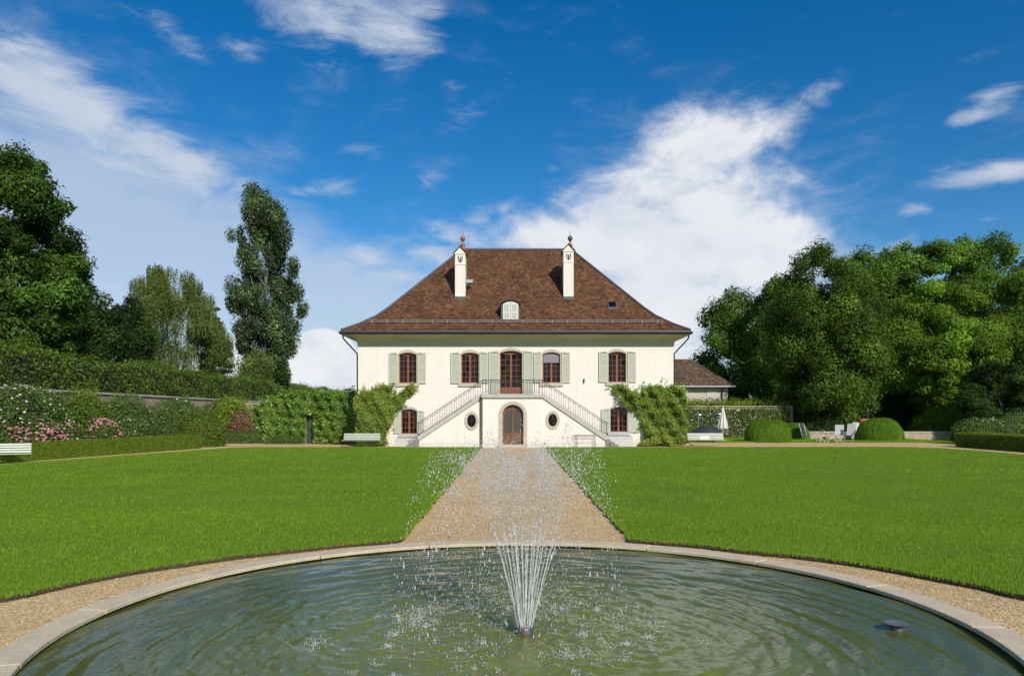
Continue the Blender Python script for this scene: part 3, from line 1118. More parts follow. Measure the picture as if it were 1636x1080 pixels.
# water surface with real ripples
rng = np.random.default_rng(8)
NX, NY = 0.13, 7.62        # the jet
step = 0.032
ax = np.arange(-R_IN - 0.06, R_IN + 0.07, step)
GX, GY = np.meshgrid(ax + PC.x, ax + PC.y)
Hh = np.zeros_like(GX)
splash = []
for k in range(130):
    a = rng.uniform(0, 2 * PI); r = abs(rng.normal(1.12, 0.36)) + 0.1
    splash.append((NX - 0.15 + r * math.cos(a), NY + r * math.sin(a)))
for k, (sx, sy) in enumerate(splash[:70]):
    d = np.hypot(GX - sx, GY - sy)
    lam = rng.uniform(0.10, 0.27)
    Hh += 0.00165 * np.sin(2 * PI * d / lam + rng.uniform(0, 6.28)) * np.exp(-d / rng.uniform(1.2, 3.4)) * rng.uniform(0.5, 1.3)
for k in range(26):             # longer swells running outward from all over the splash zone
    sx, sy = splash[k * 3]
    sx = NX + (sx - NX) * 0.8; sy = NY + (sy - NY) * 0.8
    d = np.hypot(GX - sx, GY - sy)
    lam = rng.uniform(0.22, 0.60)
    Hh += 0.0018 * np.sin(2 * PI * d / lam + rng.uniform(0, 6.28)) * rng.uniform(0.6, 1.3) * np.clip(d / 1.5, 0.3, 1)
ny, nx = GX.shape
V = np.stack([GX.ravel(), GY.ravel(), WATER_Z + Hh.ravel()], 1)
q = (np.arange(ny - 1)[:, None] * nx + np.arange(nx - 1)[None]).ravel()
Fc = np.stack([q, q + 1, q + nx + 1, q + nx], 1)
cc = V[Fc].mean(1)
Fc = Fc[np.hypot(cc[:, 0] - PC.x, cc[:, 1] - PC.y) < R_IN + 0.045]
used = np.unique(Fc)
remap = np.full(len(V), -1); remap[used] = np.arange(len(used))
wtr = link('water', np_mesh('water', V[used], remap[Fc], smooth=True), None, M['water'])
wtr['kind'] = 'structure'

# fountain: nozzle, jets, broken drops
ft = thing('fountain', 'fountain spraying a cone of fine jets in the pool', 'fountain', (NX, NY, WATER_Z))
mb = MB()
mb.lathe([(0.05, -0.4), (0.05, -0.02), (0.085, 0.0), (0.088, 0.055), (0.080, 0.075), (0.03, 0.08), (0.02, 0.10)], (NX, NY, WATER_Z), 20)
mb.build('nozzle', M['nozzle'], ft, smooth=True)
rng = np.random.default_rng(21)
g = 9.81
drops = []
z_noz = WATER_Z + 0.08
KD = 0.62
def reach(t): return (1 - math.exp(-KD * t)) / KD      # air slows the drops
specs = [(i, 20, 0.074, rng.uniform(1.02, 1.42), rng.uniform(5.5, 6.15)) for i in range(20)] + [(i + .5, 16, 0.045, rng.uniform(0.40, 0.85), rng.uniform(5.6, 6.25)) for i in range(16)]
for (i, cnt, r0, vr, vz) in specs:
    a = 2 * PI * i / cnt + rng.normal(0, 0.06)
    ca, sa = math.cos(a), math.sin(a)
    vr *= rng.uniform(0.92, 1.08); vz *= rng.uniform(0.93, 1.03)
    tb = rng.uniform(0.17, 0.24)
    pts = []; rad = []
    for k in range(15):
        t = tb * k / 14
        wob = 0.0025 * math.sin(k * 2.1 + i)
        pts.append((NX + ca * (r0 + vr * reach(t)) + wob, NY + sa * (r0 + vr * reach(t)) - wob, z_noz + vz * t - g * t * t / 2))
        rad.append(0.0036 * (1 - 0.35 * k / 14) * rng.uniform(0.75, 1.25))
    MB().tube(pts, rad, 6).build('jet', M['spray'], ft, smooth=True)
    # after break-up: drops along the arc, spreading with time
    tend = (vz + math.sqrt(vz * vz + 2 * g * 0.08)) / g
    nd = 520
    ts = tb * 0.75 + (tend - tb * 0.75) * rng.random(nd) ** 0.95
    for t in ts:
        puls = 1 + 0.03 * math.sin(40 * t + i)
        sp = 0.008 + 0.075 * max(0, t - tb) ** 1.1
        x = NX - 0.16 * t * t + ca * (r0 + vr * reach(t) * puls) + rng.normal(0, sp)
        y = NY + sa * (r0 + vr * reach(t) * puls) + rng.normal(0, sp)
        z = z_noz + vz * t - g * t * t / 2 + rng.normal(0, sp * 1.4)
        if z > WATER_Z + 0.005:
            vv = vz - g * t
            s = min(0.009, math.exp(rng.normal(-6.18, 0.45))) * (1.25 if t > .45 else 1.0)
            fall = vv < -2.5                   # fast falling drops draw out into thin threads
            if fall and rng.random() < 0.45: continue
            s *= 0.74 if fall else 1.04
            drops.append((x, y, z, s, s * (1.2 + (1.0 if fall else 0.55) * abs(vv))))
# clotted bunches near the turning points
for k in range(60):
    a = rng.uniform(0, 2 * PI); t = rng.uniform(0.4, 0.95); vr = rng.uniform(0.3, 1.1); vz = rng.uniform(5.5, 6.2)
    bx = NX - 0.16 * t * t + math.cos(a) * (.06 + vr * reach(t)); by = NY + math.sin(a) * (.06 + vr * reach(t)); bz = z_noz + vz * t - g * t * t / 2
    for j in range(rng.integers(14, 40)):
        s = rng.uniform(0.002, 0.0055)
        drops.append((bx + rng.normal(0, 0.05), by + rng.normal(0, 0.05), max(WATER_Z + .01, bz + rng.normal(0, 0.07)), s, s * rng.uniform(1, 2.2)))
# fine mist in the heart of the spray
for k in range(5200):
    a = rng.uniform(0, 2 * PI); t = rng.uniform(0.22, 1.15); vr = abs(rng.normal(0.45, 0.3)); vz = rng.uniform(5.2, 6.1)
    z = z_noz + vz * t - g * t * t / 2 + rng.normal(0, .05)
    if z > WATER_Z + .02:
        s = rng.uniform(0.0013, 0.0027)
        drops.append((NX - 0.16 * t * t + math.cos(a) * (.04 + vr * t) + rng.normal(0, .05), NY + math.sin(a) * (.04 + vr * t) + rng.normal(0, .05), z, s, s * (1.5 + 0.5 * abs(vz - g * t))))
# splashes thrown up where the drops land
for (sx, sy) in splash:
    w_ = rng.uniform(0.4, 1.2)
    for j in range(int(rng.integers(8, 30) * (4 if rng.random() < .3 else 1))):
        rr = abs(rng.normal(0, 0.07)) * w_; a = rng.uniform(0, 2 * PI)
        s = rng.uniform(0.002, 0.0052)
        drops.append((sx + rr * math.cos(a), sy + rr * math.sin(a), WATER_Z + 0.004 + abs(rng.normal(0, 0.035)) * w_, s, s * rng.uniform(0.8, 1.8)))
for k in range(500):            # stray drops on and just over the surface
    a = rng.uniform(0, 2 * PI); r = abs(rng.normal(1.2, 0.6))
    s = rng.uniform(0.0015, 0.0035)
    drops.append((NX + r * math.cos(a), NY + r * math.sin(a), WATER_Z + 0.003 + abs(rng.normal(0, 0.10)), s, s * rng.uniform(1, 3)))
D = np.array(drops)
V, Fc, _ = many(OCT, D[:, :3], np.stack([D[:, 3], D[:, 3], D[:, 4]], 1))
V = V - np.array(ORG[ft.name])
dr = link('water_drops', np_mesh('water_drops', V, Fc, smooth=True), ft, M['spray'])
dr['kind'] = 'stuff'

# overflow pipe standing in the water on the right
p = at(1436, 1016, 7.7)
ov = thing('overflow_pipe', 'flared grey overflow pipe standing in the pool water', 'pipe', (p.x, 7.75, WATER_Z))
MB().lathe([(0.06, -0.6), (0.06, 0.025), (0.07, 0.05)], (p.x, 7.75, WATER_Z), 20).build('stem', M['overflow'], ov, smooth=True)
MB().lathe([(0.072, 0.048), (0.112, 0.070), (0.120, 0.078), (0.105, 0.078), (0.05, 0.06)], (p.x, 7.75, WATER_Z), 24).build('flared_mouth', M['overflow'], ov, smooth=True)

# ------------------------------------------------------------------ the manor house
HX0, HX1, HY0, HY1 = -10.25, 10.75, 50.0, 62.7
house = thing('manor_house', 'cream manor house with tall brown hipped roof and twin outside stairs', 'house', (0.25, HY0, 0))
WT = 6.66          # top of the plain wall


def fx(px, Y=50.0): return (px - 818) * Y / F
def fz(py, Y=50.0): return EYE + (660 - py) * Y / F


def arc_pts(x0, x1, zs, rise, n=8):
    """segmental arch from (x0,zs) over to (x1,zs)"""
    w = (x1 - x0) / 2
    if rise >= w - 1e-6:
        return [(x0 + w - w * math.cos(PI * i / n), zs + rise * math.sin(PI * i / n)) for i in range(n + 1)]
    R = (w * w + rise * rise) / (2 * rise)
    a = math.asin(w / R)
    return [((x0 + x1) / 2 + R * math.sin(-a + 2 * a * i / n), zs + rise - R + R * math.cos(-a + 2 * a * i / n)) for i in range(n + 1)]


# openings: centre px, width px, arch top py, foot py
UP = [(651.5, 28, 563.5, 612.0), (751.0, 28, 563.5, 612.0), (881.0, 28, 562.8, 611.5), (986.0, 28, 562.0, 610.5)]
DOOR = (816.5, 35.5, 560.5, 629.8)
LOW = [(653.5, 25, 653.5, 693.0), (988.5, 27, 650.5, 690.0)]
holes = []
for c, w, a, b in UP + [DOOR] + LOW:
    holes.append((fx(c - w / 2), fx(c + w / 2), fz(b), fz(a)))
xs = sorted({HX0, HX1} | {h[0] for h in holes} | {h[1] for h in holes})
zs = sorted({0.0, WT + 0.35} | {h[2] for h in holes} | {h[3] for h in holes})
mb = MB()
for i in range(len(xs) - 1):
    for j in range(len(zs) - 1):
        cx, cz = (xs[i] + xs[i + 1]) / 2, (zs[j] + zs[j + 1]) / 2
        if not any(h[0] < cx < h[1] and h[2] < cz < h[3] for h in holes):
            mb.add([(xs[i], HY0, zs[j]), (xs[i + 1], HY0, zs[j]), (xs[i + 1], HY0, zs[j + 1]), (xs[i], HY0, zs[j + 1])], [(0, 1, 2, 3)])
for x0, x1, z0, z1 in holes:    # reveals
    d = HY0 + 0.32
    mb.add([(x0, HY0, z0), (x0, d, z0), (x0, d, z1), (x0, HY0, z1)], [(0, 1, 2, 3)])
    mb.add([(x1, HY0, z0), (x1, d, z0), (x1, d, z1), (x1, HY0, z1)], [(3, 2, 1, 0)])
    mb.add([(x0, HY0, z1), (x1, HY0, z1), (x1, d, z1), (x0, d, z1)], [(0, 1, 2, 3)])
    mb.add([(x0, HY0, z0), (x1, HY0, z0), (x1, d, z0), (x0, d, z0)], [(3, 2, 1, 0)])
zt = WT + 0.35
mb.add([(HX0, HY0, 0), (HX0, HY1, 0), (HX0, HY1, zt), (HX0, HY0, zt)], [(3, 2, 1, 0)][0:1])
mb.add([(HX1, HY0, 0), (HX1, HY1, 0), (HX1, HY1, zt), (HX1, HY0, zt)], [(0, 1, 2, 3)])
mb.add([(HX0, HY1, 0), (HX1, HY1, 0), (HX1, HY1, zt), (HX0, HY1, zt)], [(3, 2, 1, 0)])
mb.build('wall', M['plaster'], house)
# painted plinth and grey dados under the low windows
for x0, x1, y0, y1 in ((HX0 - 0.02, fx(631), HY0 - 0.02, HY0 + 0.1), (fx(1010.5), HX1 + 0.02, HY0 - 0.02, HY0 + 0.1), (HX0 - 0.02, HX0 + .1, HY0 + .1, HY1), (HX1 - .1, HX1 + 0.02, HY0 + .1, HY1)):
    MB().box(x0, x1, y0, y1, 0, 0.30).build('plinth', M['plinth'], house)
for x0, x1, zd in ((fx(631), fx(684), fz(697.5)), (fx(955), fx(1010.5), fz(694.5))):
    MB().box(x0, x1, HY0 - 0.03, HY0 + 0.05, 0, zd).build('dado', M['greywall'], house)

# cornice, gutter, roof
RECT = (HX0, HX1, HY0, HY1)
OV = 0.91
mb = MB()
cov = [(0.035, WT), (0.035, WT + 0.16), (0.05, WT + 0.17)]
for i in range(9):
    t = i / 8
    cov.append((0.05 + (OV - 0.13) * (1 - math.cos(t * PI / 2)), WT + 0.17 + 0.50 * math.sin(t * PI / 2)))
cov += [(OV - 0.08, WT + 0.69), (OV - 0.02, WT + 0.69), (OV - 0.02, WT + 0.80)]
mb.rect_sweep(cov, RECT)
mb.build('cornice', M['cornice'], house, smooth=True)
EZ = 7.60           # top of the eave
mb = MB()
gp = [(OV - 0.02, 7.36), (OV + 0.06, 7.345), (OV + 0.13, 7.39), (OV + 0.155, 7.46), (OV + 0.155, 7.50), (OV + 0.12, 7.505), (OV + 0.11, 7.46)]
mb.rect_sweep(gp, RECT)
mb.build('gutter', M['gutter'], house, smooth=True)
mb = MB()
mb.rect_sweep([(OV + 0.0, 7.50), (OV + 0.09, 7.515), (OV + 0.085, 7.585), (OV - 0.05, 7.60)], RECT)
mb.build('eaves_flashing', M['lead'], house)

PROF = [(0.0, EZ), (0.95, 8.11), (1.9, 8.76), (2.6, 9.43), (7.25, 14.45)]      # run in from the eave, height
prun = np.array([p[0] for p in PROF]); pz = np.array([p[1] for p in PROF])
def roof_z(r): return float(np.interp(r, prun, pz))
EX0, EX1, EY0, EY1 = HX0 - OV, HX1 + OV, HY0 - OV, HY1 + OV
RL, RR = EX0 + 7.45, EX1 - 7.25     # ridge ends
RUN = 7.25
RY = EY0 + RUN
mb = MB()
def hipx0(r): return EX0 + r * 7.45 / RUN
def hipx1(r): return EX1 - r
for i in range(len(PROF) - 1):
    r0, z0 = PROF[i]; r1, z1 = PROF[i + 1]
    z0 -= 0.03; z1 -= 0.03
    a0, a1, b0, b1 = hipx0(r0), hipx1(r0), hipx0(r1), hipx1(r1)
    mb.add([(a0, EY0 + r0, z0), (a1, EY0 + r0, z0), (b1, EY0 + r1, z1), (b0, EY0 + r1, z1)], [(0, 1, 2, 3)])
    mb.add([(a0, EY1 - r0, z0), (a1, EY1 - r0, z0), (b1, EY1 - r1, z1), (b0, EY1 - r1, z1)], [(3, 2, 1, 0)])
    mb.add([(a0, EY0 + r0, z0), (a0, EY1 - r0, z0), (b0, EY1 - r1, z1), (b0, EY0 + r1, z1)], [(3, 2, 1, 0)])
    mb.add([(a1, EY0 + r0, z0), (a1, EY1 - r0, z0), (b1, EY1 - r1, z1), (b1, EY0 + r1, z1)], [(0, 1, 2, 3)])
roof = mb.build('roof', M['underlay'], house)

# tiles, row by row along the slope
slen = np.concatenate([[0], np.cumsum(np.hypot(np.diff(prun), np.diff(pz)))])
def at_s(s): return float(np.interp(s, slen, prun)), float(np.interp(s, slen, pz))


def roof_tiles(side):
    rng = np.random.default_rng(31 + side)
    V = []; Fc = []; Tn = []
    exp = 0.165; w = 0.19
    s = 0.0; row = 0
    pal = np.array([(1.0, 1.0, 1.0), (1.28, 1.05, 0.9), (0.72, 0.72, 0.76), (1.6, 1.5, 1.35), (0.52, 0.52, 0.56), (1.1, 0.95, 0.8), (0.95, 1.05, 0.8)])
    pp = np.array([0.28, 0.17, 0.17, 0.10, 0.08, 0.10, 0.10])
    while s < slen[-1] - 0.02:
        ra, za = at_s(s); rb, zb = at_s(min(s + exp + 0.03, slen[-1]))
        if side == 0:
            u0, u1 = hipx0(ra) + 0.03, hipx1(ra) - 0.03
        else:
            u0, u1 = EY0 + ra + 0.03, EY1 - ra - 0.03
        u = u0 - (w / 2 if row % 2 else 0)
        while u < u1:
            a, b = max(u + 0.004, u0), min(u + w - 0.004, u1)
            if b - a > 0.03:
                lift = 0.024 + rng.uniform(0, 0.022)
                da = rng.normal(0, 0.008)
                z0 = za + lift; z1 = zb + 0.006
                r0 = ra + da * 0.7
                tl = rng.normal(0, 0.005)
                if side == 0:
                    vv = [(a, EY0 + r0, z0 + tl), (b, EY0 + r0, z0 - tl), (b, EY0 + rb, z1), (a, EY0 + rb, z1), (a, EY0 + r0, z0 - 0.022), (b, EY0 + r0, z0 - 0.022)]
                elif side == 1:
                    k = 7.45 / RUN
                    vv = [(EX0 + r0 * k, b, z0), (EX0 + r0 * k, a, z0), (EX0 + rb * k, a, z1), (EX0 + rb * k, b, z1), (EX0 + r0 * k, b, z0 - 0.022), (EX0 + r0 * k, a, z0 - 0.022)]
                else:
                    vv = [(EX1 - r0, a, z0), (EX1 - r0, b, z0), (EX1 - rb, b, z1), (EX1 - rb, a, z1), (EX1 - r0, a, z0 - 0.022), (EX1 - r0, b, z0 - 0.022)]
                n = len(V)
                V += vv
                Fc += [(n, n + 1, n + 2, n + 3), (n + 4, n + 5, n + 1, n)]
                c = pal[rng.choice(7, p=pp)] ** 0.85 * math.exp(rng.normal(0, 0.12))
                Tn += [c] * 6
            u += w
        s += exp; row += 1
    V = np.array(V) - np.array(ORG[house.name])
    o = link('tiles', np_mesh('tiles', V, Fc, np.array(Tn)), roof, M['tile'])
    o['kind'] = 'stuff'


for sd in (0, 1, 2):
    roof_tiles(sd)
# hips and ridge in dark lead
for side in (0, 1):
    for back in (0, 1):
        pts = []
        for r, z in [(p[0], p[1]) for p in PROF]:
            x = hipx0(r) if side == 0 else hipx1(r)
            pts.append((x, EY0 + r if not back else EY1 - r, z + 0.035))
        MB().tube(pts, 0.085, 8).build('hip_flashing', M['lead'], roof, smooth=True)
MB().tube([(RL, RY, 14.47), (RR, RY, 14.47)], 0.09, 8).build('ridge_flashing', M['lead'], roof, smooth=True)
# snow guard rails with their hooks
mb = MB()
rg, zg = 1.02, roof_z(1.02)
for dz, dy in ((0.12, 0.0), (0.22, -0.02)):
    mb.tube([(hipx0(rg) + 0.55, EY0 + rg + dy, zg + dz), (hipx1(rg) - 0.55, EY0 + rg + dy, zg + dz)], 0.02, 6)
x = hipx0(rg) + 0.8
while x < hipx1(rg) - 0.6:
    mb.box(x - 0.012, x + 0.012, EY0 + rg - 0.035, EY0 + rg + 0.2, zg + 0.02, zg + 0.27)
    x += 1.0
mb.build('snow_guard', M['zinc'], roof)
# lightning conductor lines seen on the tiles are left to the flashings; finials on the ridge ends
for x in (RL + 0.02, RR - 0.05):
    mb = MB()
    mb.lathe([(0.16, -0.1), (0.15, 0.25), (0.19, 0.28), (0.19, 0.34), (0.10, 0.40), (0.07, 0.58), (0.10, 0.62)], (x, RY, 14.47), 14)
    o = mb.build('finial', M['terracotta'], roof, smooth=True)
    ball = MB().lathe([(0.03, 0.62), (0.12, 0.66), (0.185, 0.78), (0.19, 0.86), (0.13, 0.97), (0.04, 1.03), (0.022, 1.10), (0.018, 1.32), (0.005, 1.42)], (x, RY, 14.47), 16)
    ball.build('finial_ball', M['lead'] if x > 0 else M['terracotta'], roof, smooth=True)


def chimney(px0, px1, base_py, peak_py, bracket):
    r = 3.25
    Y = EY0 + r
    x0, x1 = fx(px0, Y), fx(px1, Y)
    zb = roof_z(r) - 0.05
    zp = fz(peak_py, Y)
    zsh = zp - 0.50
    dep = 1.25
    xm = (x0 + x1) / 2
    mb = MB()
    mb.box(x0, x1, Y, Y + dep, zb, zsh - 0.72)
    mb.box(x0 - 0.03, x1 + 0.03, Y - 0.03, Y + dep + .03, zsh - 0.72, zsh - 0.66)
    mb.box(x0, x1, Y, Y + dep, zsh - 0.66, zsh)
    mb.box(x0 - 0.05, x1 + 0.05, Y - 0.05, Y + dep + .05, zsh, zsh + 0.05)
    mb.prism([(x0 - 0.05, zsh + .05), (x1 + 0.05, zsh + .05), (xm, zp)], Y - 0.05, Y + dep + .05)
    ch = mb.build('chimney', M['plaster'], house)
    lid = MB()
    for sgn in (-1, 1):
        xe = xm + sgn * (x1 - xm + 0.12)
        lid.prism([(xm, zp + 0.012), (xe, zsh + 0.02), (xe, zsh + 0.08), (xm, zp + 0.085)], Y - 0.13, Y + dep + .1)
    lid.build('chimney_cap', M['underlay'], ch)
    MB().box(x0 - 0.02, x1 + 0.02, Y - 0.02, Y + 0.35, zb - 0.1, zb + 0.24).build('flashing', M['lead'], ch)
    # smoke slots: two slanting slits with a wedge between
    h0, h1 = zsh - 0.58, zsh - 0.14
    for poly in ([(xm - 0.17, h1), (xm - 0.075, h1), (xm - 0.115, h0 + .02), (xm - 0.155, h0 + .1)], [(xm + 0.17, h1), (xm + 0.155, h0 + .1), (xm + 0.115, h0 + .02), (xm + 0.075, h1)], [(xm - 0.085, h0), (xm + 0.085, h0), (xm + 0.03, h1 - .04), (xm - 0.03, h1 - .04)]):
        MB().prism(poly, Y - 0.004, Y + 0.02).build('smoke_slot', M['dark_cover'], ch)
    if bracket:
        MB().box(x1 + 0.02, x1 + 0.5, Y + 0.25, Y + 0.5, zb + 1.25, zb + 1.47).build('duct', M['zinc'], ch)
    return ch


chimney(727, 743.5, 476, 395, True)
chimney(900.3, 916.5, 473, 391, False)

# dormer with closed shutters
DY = EY0 + 1.5
dx0, dx1, dz0 = fx(798.5, DY), fx(832, DY), roof_z(1.5) - 0.02
dz1 = fz(486, DY); dpk = fz(479.5, DY)
mb = MB()
mb.box(dx0 + 0.08, dx1 - 0.08, DY, DY + 1.3, dz0, dz1)
dor = mb.build('dormer', M['lead'], house)
top = arc_pts(dx0, dx1, dz1 - 0.03, dpk - dz1, 10)
lid = top + [(x, z + 0.09) for x, z in top[::-1]]
mb = MB(); n = len(top)
for i in range(n - 1):
    mb.prism([top[i], top[i + 1], (top[i + 1][0], top[i + 1][1] + .09), (top[i][0], top[i][1] + .09)], DY - 0.14, DY + 1.6)
mb.build('dormer_roof', M['underlay'], dor)
sx0, sx1 = fx(803.5, DY), fx(828, DY)
mid = (sx0 + sx1) / 2
stp = fz(486, DY)
for a, b in ((sx0, mid - 0.01), (mid + 0.01, sx1)):
    zt_a = stp + 0.02; 
    mb = MB()
    hw = (sx1 - sx0) / 2
    arch = [(x, stp + 0.17 * (1 - ((x - mid) / hw) ** 2)) for x in np.linspace(b, a, 7)]
    poly = [(a, dz0 + .05), (b, dz0 + .05)] + arch
    mb.prism(poly, DY - 0.05, DY - 0.004)
    sh = mb.build('dormer_shutter', M['shutter_pale'], dor)
    mm = (dz0 + stp) / 2
    for z0, z1 in ((dz0 + 0.14, mm - 0.05), (mm + 0.05, stp - 0.03)):
        s2 = MB(); z = z0
        while z < z1:
            s2.add([(a + .1, DY - .052, z), (b - .1, DY - .052, z), (b - .1, DY - .068, z + .012), (a + .1, DY - .068, z + .012), (b - .1, DY - .054, z + .05), (a + .1, DY - .054, z + .05)], [(0, 1, 2, 3), (3, 2, 4, 5)])
            z += 0.06
        s2.build('slats', M['shutter'], sh, kind='stuff')
# skylight
YS = EY0 + 2.5
zc = roof_z(2.5)
for nm, m_, g0, g1, off in (('skylight', 'lead', -0.33, 0.33, 0.05), ):
    mb = MB()
    x = fx(979, YS)
    s = (roof_z(2.95) - roof_z(2.5)) / 0.45
    def P3(dx, dr, o): return (x + dx, YS + dr, zc + dr * s + o)
    mb.add([P3(-.33, 0, .0), P3(.33, 0, .0), P3(.33, .5, .0), P3(-.33, .5, .0), P3(-.33, 0, .11), P3(.33, 0, .11), P3(.33, .5, .11), P3(-.33, .5, .11)],
           [(4, 5, 6, 7), (0, 1, 5, 4), (1, 2, 6, 5), (2, 3, 7, 6), (3, 0, 4, 7)])
    sk = mb.build('skylight', M['lead'], house)
    mb = MB().add([P3(-.25, .06, .118), P3(.25, .06, .118), P3(.25, .44, .118), P3(-.25, .44, .118)], [(0, 1, 2, 3)])
    mb.build('pane', M['glass'], sk)

# downpipes: curved necks from the gutter to the corners
for sgn, xc in ((-1, HX0), (1, HX1)):
    pts = [(xc + sgn * (OV - 0.02), HY0 - 0.55, 7.34), (xc + sgn * (OV - 0.03), HY0 - .5, 7.14)]
    for i in range(6):
        t = i / 5 * PI / 2
        pts.append((xc + sgn * (0.10 + (OV - 0.2) * math.cos(t)), HY0 - 0.45 + 0.65 * math.sin(t), 7.05 - 0.62 * (1 - math.cos(t)) - 0.05 * i))
    pts += [(xc + sgn * 0.09, HY0 + 0.22, 6.0), (xc + sgn * 0.09, HY0 + 0.22, 0.0)]
    MB().tube(pts, 0.05, 8).build('downpipe', M['gutter'], house, smooth=True)

# --- windows, surrounds, shutters
PANE_CACHE = {}


def pane_mesh(w, h):
    k = (round(w, 3), round(h, 3))
    if k not in PANE_CACHE:
        me = MB().box(-w / 2, w / 2, -0.004, 0.004, -h / 2, h / 2).mesh('pane')
        me.materials.append(M['glass'])
        PANE_CACHE[k] = me
    return PANE_CACHE[k]


def surround(x0, x1, z0, z1, rise, tw, m, sill=True, nv=5, yy=HY0):
    """dressed stones round an opening: jamb blocks, arch voussoirs, sill"""
    sp = z1 - rise
    base = None
    pieces = []
    nj = 3
    rr = random.Random(int(x0 * 1000))
    for a, b in ((x0 - tw, x0 + 0.004), (x1 - 0.004, x1 + tw)):
        for k in range(nj):
            za = z0 + (sp - z0) * k / nj + 0.004; zb = z0 + (sp - z0) * (k + 1) / nj - 0.004
            pieces.append(('stone', MB().box(a, b, yy - 0.035 - rr.uniform(0, .006), yy + 0.2, za, zb)))
    inn = arc_pts(x0, x1, sp, rise, nv * 2)
    outp = arc_pts(x0 - tw, x1 + tw, sp, rise + tw * 1.25, nv * 2)
    for k in range(nv):
        i0, i1 = 2 * k, 2 * k + 2
        poly = [inn[i0], inn[i0 + 1], inn[i1], outp[i1], outp[i0 + 1], outp[i0]]
        cx = sum(p[0] for p in poly) / 6; cz = sum(p[1] for p in poly) / 6
        poly = [(cx + (p[0] - cx) * 0.985, cz + (p[1] - cz) * 0.99) for p in poly]
        pieces.append(('stone', MB().prism(poly, yy - 0.038 - rr.uniform(0, .008), yy + 0.2)))
    ho = None
    mb = MB()
    if sill:
        mb.box(x0 - tw - 0.02, x1 + tw + 0.02, yy - 0.10, yy + 0.22, z0 - 0.22, z0 - 0.003)
    else:
        mb.box(x0 - tw, x1 + tw, yy - 0.03, yy + 0.2, z0 - 0.06, z0 - 0.003)
    ho = mb.build('window_surround' if sill else 'door_surround', m, house)
    for nm, b in pieces:
        b.build(nm, m, ho, bevel=0.006)
    return ho


def casement(x0, x1, z0, z1, rise, rows, name='window', kick=0.0, blind=False, yy=HY0 + 0.16, wood='wood'):
    sp = z1 - rise
    f = 0.055
    mid = (x0 + x1) / 2
    mb = MB()
    y0, y1 = yy, yy + 0.06
    mb.box(x0, x0 + f, y0, y1, z0, sp)
    mb.box(x1 - f, x1, y0, y1, z0, sp)
    mb.box(x0 + f, x1 - f, y0, y1, z0, z0 + f + kick)
    mb.box(mid - 0.062, mid + 0.062, y0 - 0.012, y1, z0 + f + kick, sp - 0.05)
    mb.prism(arc_pts(x0, x1, sp, rise, 8)[::-1] + [(x0, sp - 0.05), (x1, sp - 0.05)], y0 + 0.002, y1 - .002)
    wins = []
    gz0, gz1 = z0 + f + kick, sp - 0.05
    for a, b in ((x0 + f, mid - 0.062), (mid + 0.062, x1 - f)):
        m2 = (a + b) / 2
        mb.box(m2 - 0.011, m2 + 0.011, y0 + 0.012, y1 - 0.012, gz0, gz1)
        for r in range(1, rows):
            z = gz0 + (gz1 - gz0) * r / rows
            mb.box(a, b, y0 + 0.014, y1 - 0.014, z - 0.011, z + 0.011)
    win = mb.build(name, M[wood], house)
    rr = random.Random(int(x0 * 977))
    for a, b in ((x0 + f, mid - 0.062), (mid + 0.062, x1 - f)):
        m2 = (a + b) / 2
        for (c, d) in ((a, m2 - 0.011), (m2 + 0.011, b)):
            h = (gz1 - gz0) / rows - 0.022
            for r in range(rows):
                z = gz0 + (gz1 - gz0) * (r + 0.5) / rows
                put('pane', pane_mesh(d - c, h), win, ((c + d) / 2, yy + 0.03, z), (rr.gauss(0, .03), 0, rr.gauss(0, .03)))
    if blind:
        b = MB().box(x0 + f, x1 - f, y0 - 0.045, y0 - 0.02, z0 + (z1 - z0) * 0.66, sp + rise * .6)
        b.build('blind', M['blind'], win)
    return win


def shutter(xa, xb, z0, z1, y=HY0 - 0.045, tilt=0.0, arch=0.0, hi=0):
    """louvred shutter folded back against the wall; arch raises one upper corner"""
    mb = MB()
    t = 0.045; st = 0.075
    y0, y1 = y - t, y
    zl = z1 - (arch if hi > 0 else 0); zr = z1 - (arch if hi < 0 else 0)
    def ztop(x): return zl + (zr - zl) * (x - xa) / (xb - xa)
    mb.prism([(xa, z0), (xa + st, z0), (xa + st, ztop(xa + st)), (xa, ztop(xa))], y0, y1)
    mb.prism([(xb - st, z0), (xb, z0), (xb, ztop(xb)), (xb - st, ztop(xb - st))], y0, y1)
    zm = z0 + (z1 - z0) * 0.47
    mb.box(xa + st, xb - st, y0 + .002, y1 - .002, z0, z0 + 0.11)
    mb.box(xa + st, xb - st, y0 + .002, y1 - .002, zm, zm + 0.085)
    mb.prism([(xa + st, ztop(xa + st) - 0.10), (xb - st, ztop(xb - st) - 0.10), (xb - st, ztop(xb - st) - .002), (xa + st, ztop(xa + st) - .002)], y0 + .002, y1 - .002)
    mb.box(xa + st, xb - st, y1 - 0.010, y1 - 0.006, z0 + 0.1, z1 - 0.12 - arch)
    sh = mb.build('shutter', M['shutter'], house)
    s2 = MB()
    for a, b in ((z0 + 0.115, zm - 0.01), (zm + 0.09, z1 - 0.12 - arch)):
        z = a
        while z < b - 0.03:
            s2.add([(xa + st, y0 + .006, z), (xb - st, y0 + .006, z), (xb - st, y1 - .012, z + .05), (xa + st, y1 - .012, z + .05), (xa + st, y0 + .006, z + .008), (xb - st, y0 + .006, z + .008), (xb - st, y1 - .012, z + .058), (xa + st, y1 - .012, z + .058)],
                   [(0, 1, 5, 4), (4, 5, 6, 7), (0, 3, 2, 1)])
            z += 0.058
    s2.build('slats', M['shutter'], sh, kind='stuff')
    return sh


